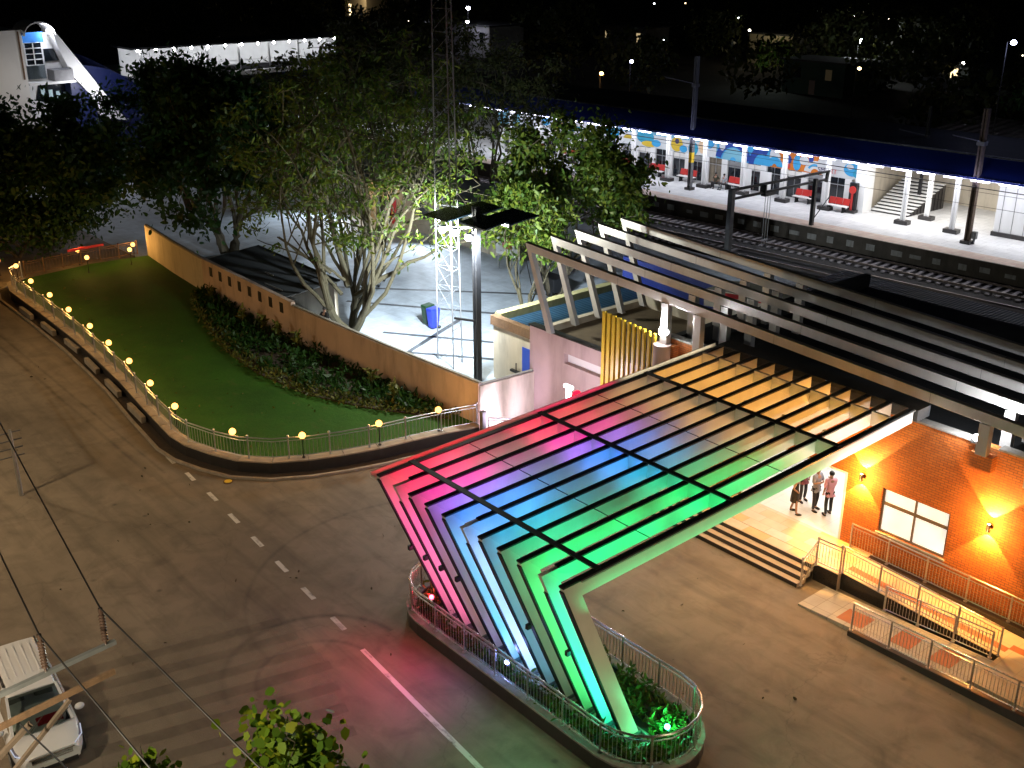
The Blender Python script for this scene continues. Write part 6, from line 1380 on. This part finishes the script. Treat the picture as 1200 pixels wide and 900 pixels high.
# ------------------------------------------------------------------ near electricity pole at the lower left
ep = thing('electricity_pole', 'rusty electricity pole crossarms with insulators close to the camera', 'electricity pole', (-12.75, 1.0, 0))
b = MB(); b.tube((-12.75, 1.0, 0), (-12.75, 1.0, 11.9), .17, .13, 12); b.build('pole', M['coping'], ep, smooth=True)
b = MB(); b.beam((-12.3, .2, 11.4), (-12.72, 3.95, 11.4), .06, .06); b.build('crossarm', M['galv'], ep)
b = MB(); b.beam((-12.55, .2, 10.75), (-12.95, 3.95, 10.8), .05, .075); b.build('crossarm', M['rust'], ep)
b = MB(); b.beam((-12.75, 1.15, 9.6), (-12.7, 2.75, 10.72), .06, .06); b.beam((-12.6, 1.3, 9.25), (-12.85, 3.3, 10.72), .05, .05); b.build('brace', M['rustdark'], ep)
b = MB(); b.tube((-12.6, 2.6, 10.85), (-12.2, 3.1, 9.9), .012, n=5); b.build('stay_rod', M['blacksteel'], ep)
for (y, x) in ((3.82, -12.7), (3.02, -12.62)):
    b = MB()
    for k in range(9): b.tube((x, y, 11.5 + k * .045), (x, y, 11.52 + k * .045), .045, .03, 10)
    b.tube((x, y, 11.42), (x, y, 11.98), .016); b.tube((x, y, 11.9), (x, y, 11.98), .03); b.build('insulator', M['ceram'], ep, smooth=True)
def wire(lab, pts, r=.012):
    q = []
    for i in range(len(pts) - 1):
        a, c = Vector(pts[i]), Vector(pts[i + 1])
        for k in range(10): f = k / 10; p = a.lerp(c, f); p.z -= 4 * f * (1 - f) * (a - c).length * .008; q.append(p)
    q.append(Vector(pts[-1])); b = MB(); b.path(q, r, 5); tag(b.build('power_wire', M['wire'], off=pts[0]), lab, 'wire', 'power wires over the forecourt')
wire('power wire over the outer insulator, passing right of the car', [(-62, 10.4, 12.6), (-12.7, 3.82, 11.98), (18, 6, 10.6)])
wire('power wire over the inner insulator, crossing above the car', [(-62, 8.6, 12.6), (-12.62, 3.02, 11.98), (18, 4.6, 10.4)])
p2 = thing('electricity_pole', 'slim bluish pole with four short crossarms at the left edge', 'electricity pole', (-41.3, 10.2, 0)); x, y = -41.3, 10.2
b = MB(); b.tube((x, y, 0), (x, y, 2.75), .09, .06, 10); b.build('pole', M['galv'], p2, smooth=True)
for k in range(4): b = MB(); b.beam((x - .1, y - .75, 2.6 - k * .33), (x - .1, y + .4, 2.6 - k * .33), .04, .04); b.build('crossarm', M['galvdark'], p2)

# ------------------------------------------------------------------ the white car
def car(label, loc, rz):
    t_ = thing('parked_car', label, 'car', loc, None, rz); o = dict(off=(0, 0, 0))          # local: +x is forward
    def loft(name, st, m, parent=t_, bevel=.03, capf=True, capb=True):
        """stations: (x, [(y, z) half profile from bottom to top]); mirrored in y."""
        b = MB(); rings = []
        for x, hp in st: rings.append([(x, y, z) for y, z in hp] + [(x, -y, z) for y, z in hp[::-1]])
        n = len(rings[0]); vv = [p for r_ in rings for p in r_]; ff = []
        for j in range(len(rings) - 1):
            for i in range(n): k = (i + 1) % n; ff.append((j * n + i, j * n + k, (j + 1) * n + k, (j + 1) * n + i))
        if capb: ff.append(tuple(range(n)))
        if capf: ff.append(tuple((len(rings) - 1) * n + i for i in range(n))[::-1])
        b.add(vv, ff); ob = b.build(name, m, parent, smooth=True, **o); sm = ob.modifiers.new('sub', 'SUBSURF'); sm.levels = 2; sm.render_levels = 2; return ob
    loft('body', [(-2.2, [(.5, .42), (.74, .5), (.78, .8), (.7, .98)]), (-2.12, [(.6, .28), (.84, .45), (.86, .85), (.76, 1.05)]), (-1.4, [(.62, .24), (.9, .42), (.91, .85), (.8, 1.06)]), (0, [(.62, .24), (.9, .42), (.91, .84), (.8, 1.04)]),
                  (.95, [(.62, .24), (.9, .42), (.91, .84), (.78, 1.04)]), (1.5, [(.62, .26), (.9, .42), (.9, .84), (.74, 1.02)]), (2.0, [(.6, .28), (.82, .42), (.82, .72), (.66, .9)]), (2.2, [(.5, .32), (.66, .42), (.66, .66), (.52, .8)])], M['carwhite'])
    loft('roof', [(-2.0, [(.6, 1.5), (.62, 1.56), (.56, 1.62), (.2, 1.64)]), (-1.2, [(.62, 1.56), (.64, 1.63), (.58, 1.69), (.2, 1.71)]), (.0, [(.62, 1.56), (.64, 1.63), (.58, 1.69), (.2, 1.71)]), (.5, [(.6, 1.52), (.62, 1.57), (.56, 1.62), (.2, 1.64)])], M['carwhite'])
    b = MB()
    for k in range(5): b.box(-1.75, -.2, -.4 + k * .2 - .012, -.4 + k * .2 + .012, 1.71, 1.722)
    b.build('roof_ribs', M['carwhite'], t_, **o)
    def pane(name, pts, m, n=None):
        b = MB(); b.add(pts, [tuple(range(len(pts)))]); return b.build(name, m, t_, **o)
    pane('windscreen', [(1.42, -.7, 1.03), (1.5, -.4, 1.03), (1.53, 0, 1.03), (1.5, .4, 1.03), (1.42, .7, 1.03), (.5, .58, 1.6), (.52, 0, 1.62), (.5, -.58, 1.6)], M['carglass'])
    pane('rear_window', [(-2.12, .68, 1.06), (-2.12, -.68, 1.06), (-2.0, -.56, 1.55), (-2.0, .56, 1.55)], M['carglass'])
    for s in (-1, 1):
        for (xa, xb, xc, xd) in ((-.02, 1.3, .44, -.02), (-1.0, -.1, -.1, -1.0), (-2.0, -1.08, -1.08, -1.9)): pane('side_window', [(xa, s * .785, 1.06), (xb, s * .785, 1.06), (xc, s * .615, 1.57), (xd, s * .615, 1.57)][::s], M['carglass'])
        for q in (((1.45, s * .735, 1.02), (.48, s * .61, 1.61), .07, .05), ((-.06, s * .79, 1.05), (-.06, s * .62, 1.57), .07, .03), ((-1.04, s * .79, 1.05), (-1.04, s * .62, 1.57), .07, .03), ((-2.06, s * .76, 1.05), (-1.96, s * .62, 1.57), .12, .05)): b = MB(); b.beam(*q); b.build('window_pillar', M['carwhite'], t_, **o)
        b = MB(); b.beam((-1.85, s * .6, 1.72), (.1, s * .6, 1.72), .05, .05); b.build('roof_rail', M['carblack'], t_, bevel=.01, **o)
        b = MB(); b.ball((1.12, s * 1.0, 1.08), .1, .13, .09); b.build('mirror', M['carwhite'], t_, smooth=True, **o)
        b = MB(); b.hexa([(1.72, s * .6, .76), (2.1, s * .58, .7), (1.85, s * .83, .7), (1.5, s * .86, .78), (1.72, s * .6, .86), (2.08, s * .58, .8), (1.83, s * .83, .8), (1.5, s * .86, .88)][:: 1]); hl = b.build('headlight', M['lens'], t_, bevel=.02, **o)
        b = MB(); b.path([(1.55, s * .87, .86), (1.88, s * .82, .79), (2.13, s * .58, .77)], .014, 6); b.build('light_strip', emat('drl', (.8, .85, 1), .6), hl, **o)
        b = MB(); b.hexa([(1.98, s * .6, .4), (2.16, s * .58, .4), (2.02, s * .8, .4), (1.85, s * .83, .4), (1.98, s * .6, .5), (2.17, s * .58, .48), (2.03, s * .8, .54), (1.87, s * .84, .54)]); b.build('fog_lamp_bezel', M['carblack'], t_, **o)
        for x in (-1.35, 1.42):
            b = MB(); b.tube((x, s * .7, .33), (x, s * .9, .33), .33, n=20); wh = b.build('wheel', M['tyre'], t_, bevel=.04, **o); b = MB(); b.tube((x, s * .9, .33), (x, s * .915, .33), .21, n=16); b.build('rim', M['galv'], wh, **o)
    b = MB(); b.beam((2.17, -.5, .66), (2.17, .5, .66), .06, .16); b.build('grille', M['carblack'], t_, **o); b = MB(); b.beam((2.21, -.55, .75), (2.21, .55, .75), .02, .03); b.beam((2.2, -.5, .6), (2.2, .5, .6), .02, .02); b.build('grille_trim', M['chrome'], t_, **o)
    b = MB(); b.beam((2.2, -.6, .38), (2.2, .6, .38), .05, .12); b.build('lower_grille', M['carblack'], t_, **o); b = MB(); b.box(2.225, 2.235, -.25, .25, .44, .54); b.build('number_plate', M['white'], t_, **o)
    b = MB(); b.box(-1.9, 1.35, -.68, .68, .7, .98);  b.build('cabin', M['carblack'], t_, **o)
    for s in (-1, 1): b = MB(); b.hexa([(-.25, s * .36 - .24, .98), (.0, s * .36 - .24, .98), (.0, s * .36 + .24, .98), (-.25, s * .36 + .24, .98), (-.35, s * .36 - .2, 1.4), (-.22, s * .36 - .2, 1.4), (-.22, s * .36 + .2, 1.4), (-.35, s * .36 + .2, 1.4)]); b.build('front_seat', M['coping'], t_, bevel=.04, **o)
    b = MB(); b.hexa([(.95, -.1, .99), (1.3, -.1, .99), (1.3, .55, .99), (.95, .55, .99), (1.0, -.08, 1.08), (1.27, -.08, 1.05), (1.27, .53, 1.05), (1.0, .53, 1.08)]); b.build('red_dashboard_cloth', M['red'], t_, **o)
    for s in (-.35, .3): b = MB(); b.beam((1.52, s, 1.05), (1.2, s + .42, 1.22), .02, .015); b.build('wiper', M['carblack'], t_, **o)
    return t_
car('white family car seen from above under the rusty crossarms', (-27.0, 5.95, 0), R(-6))
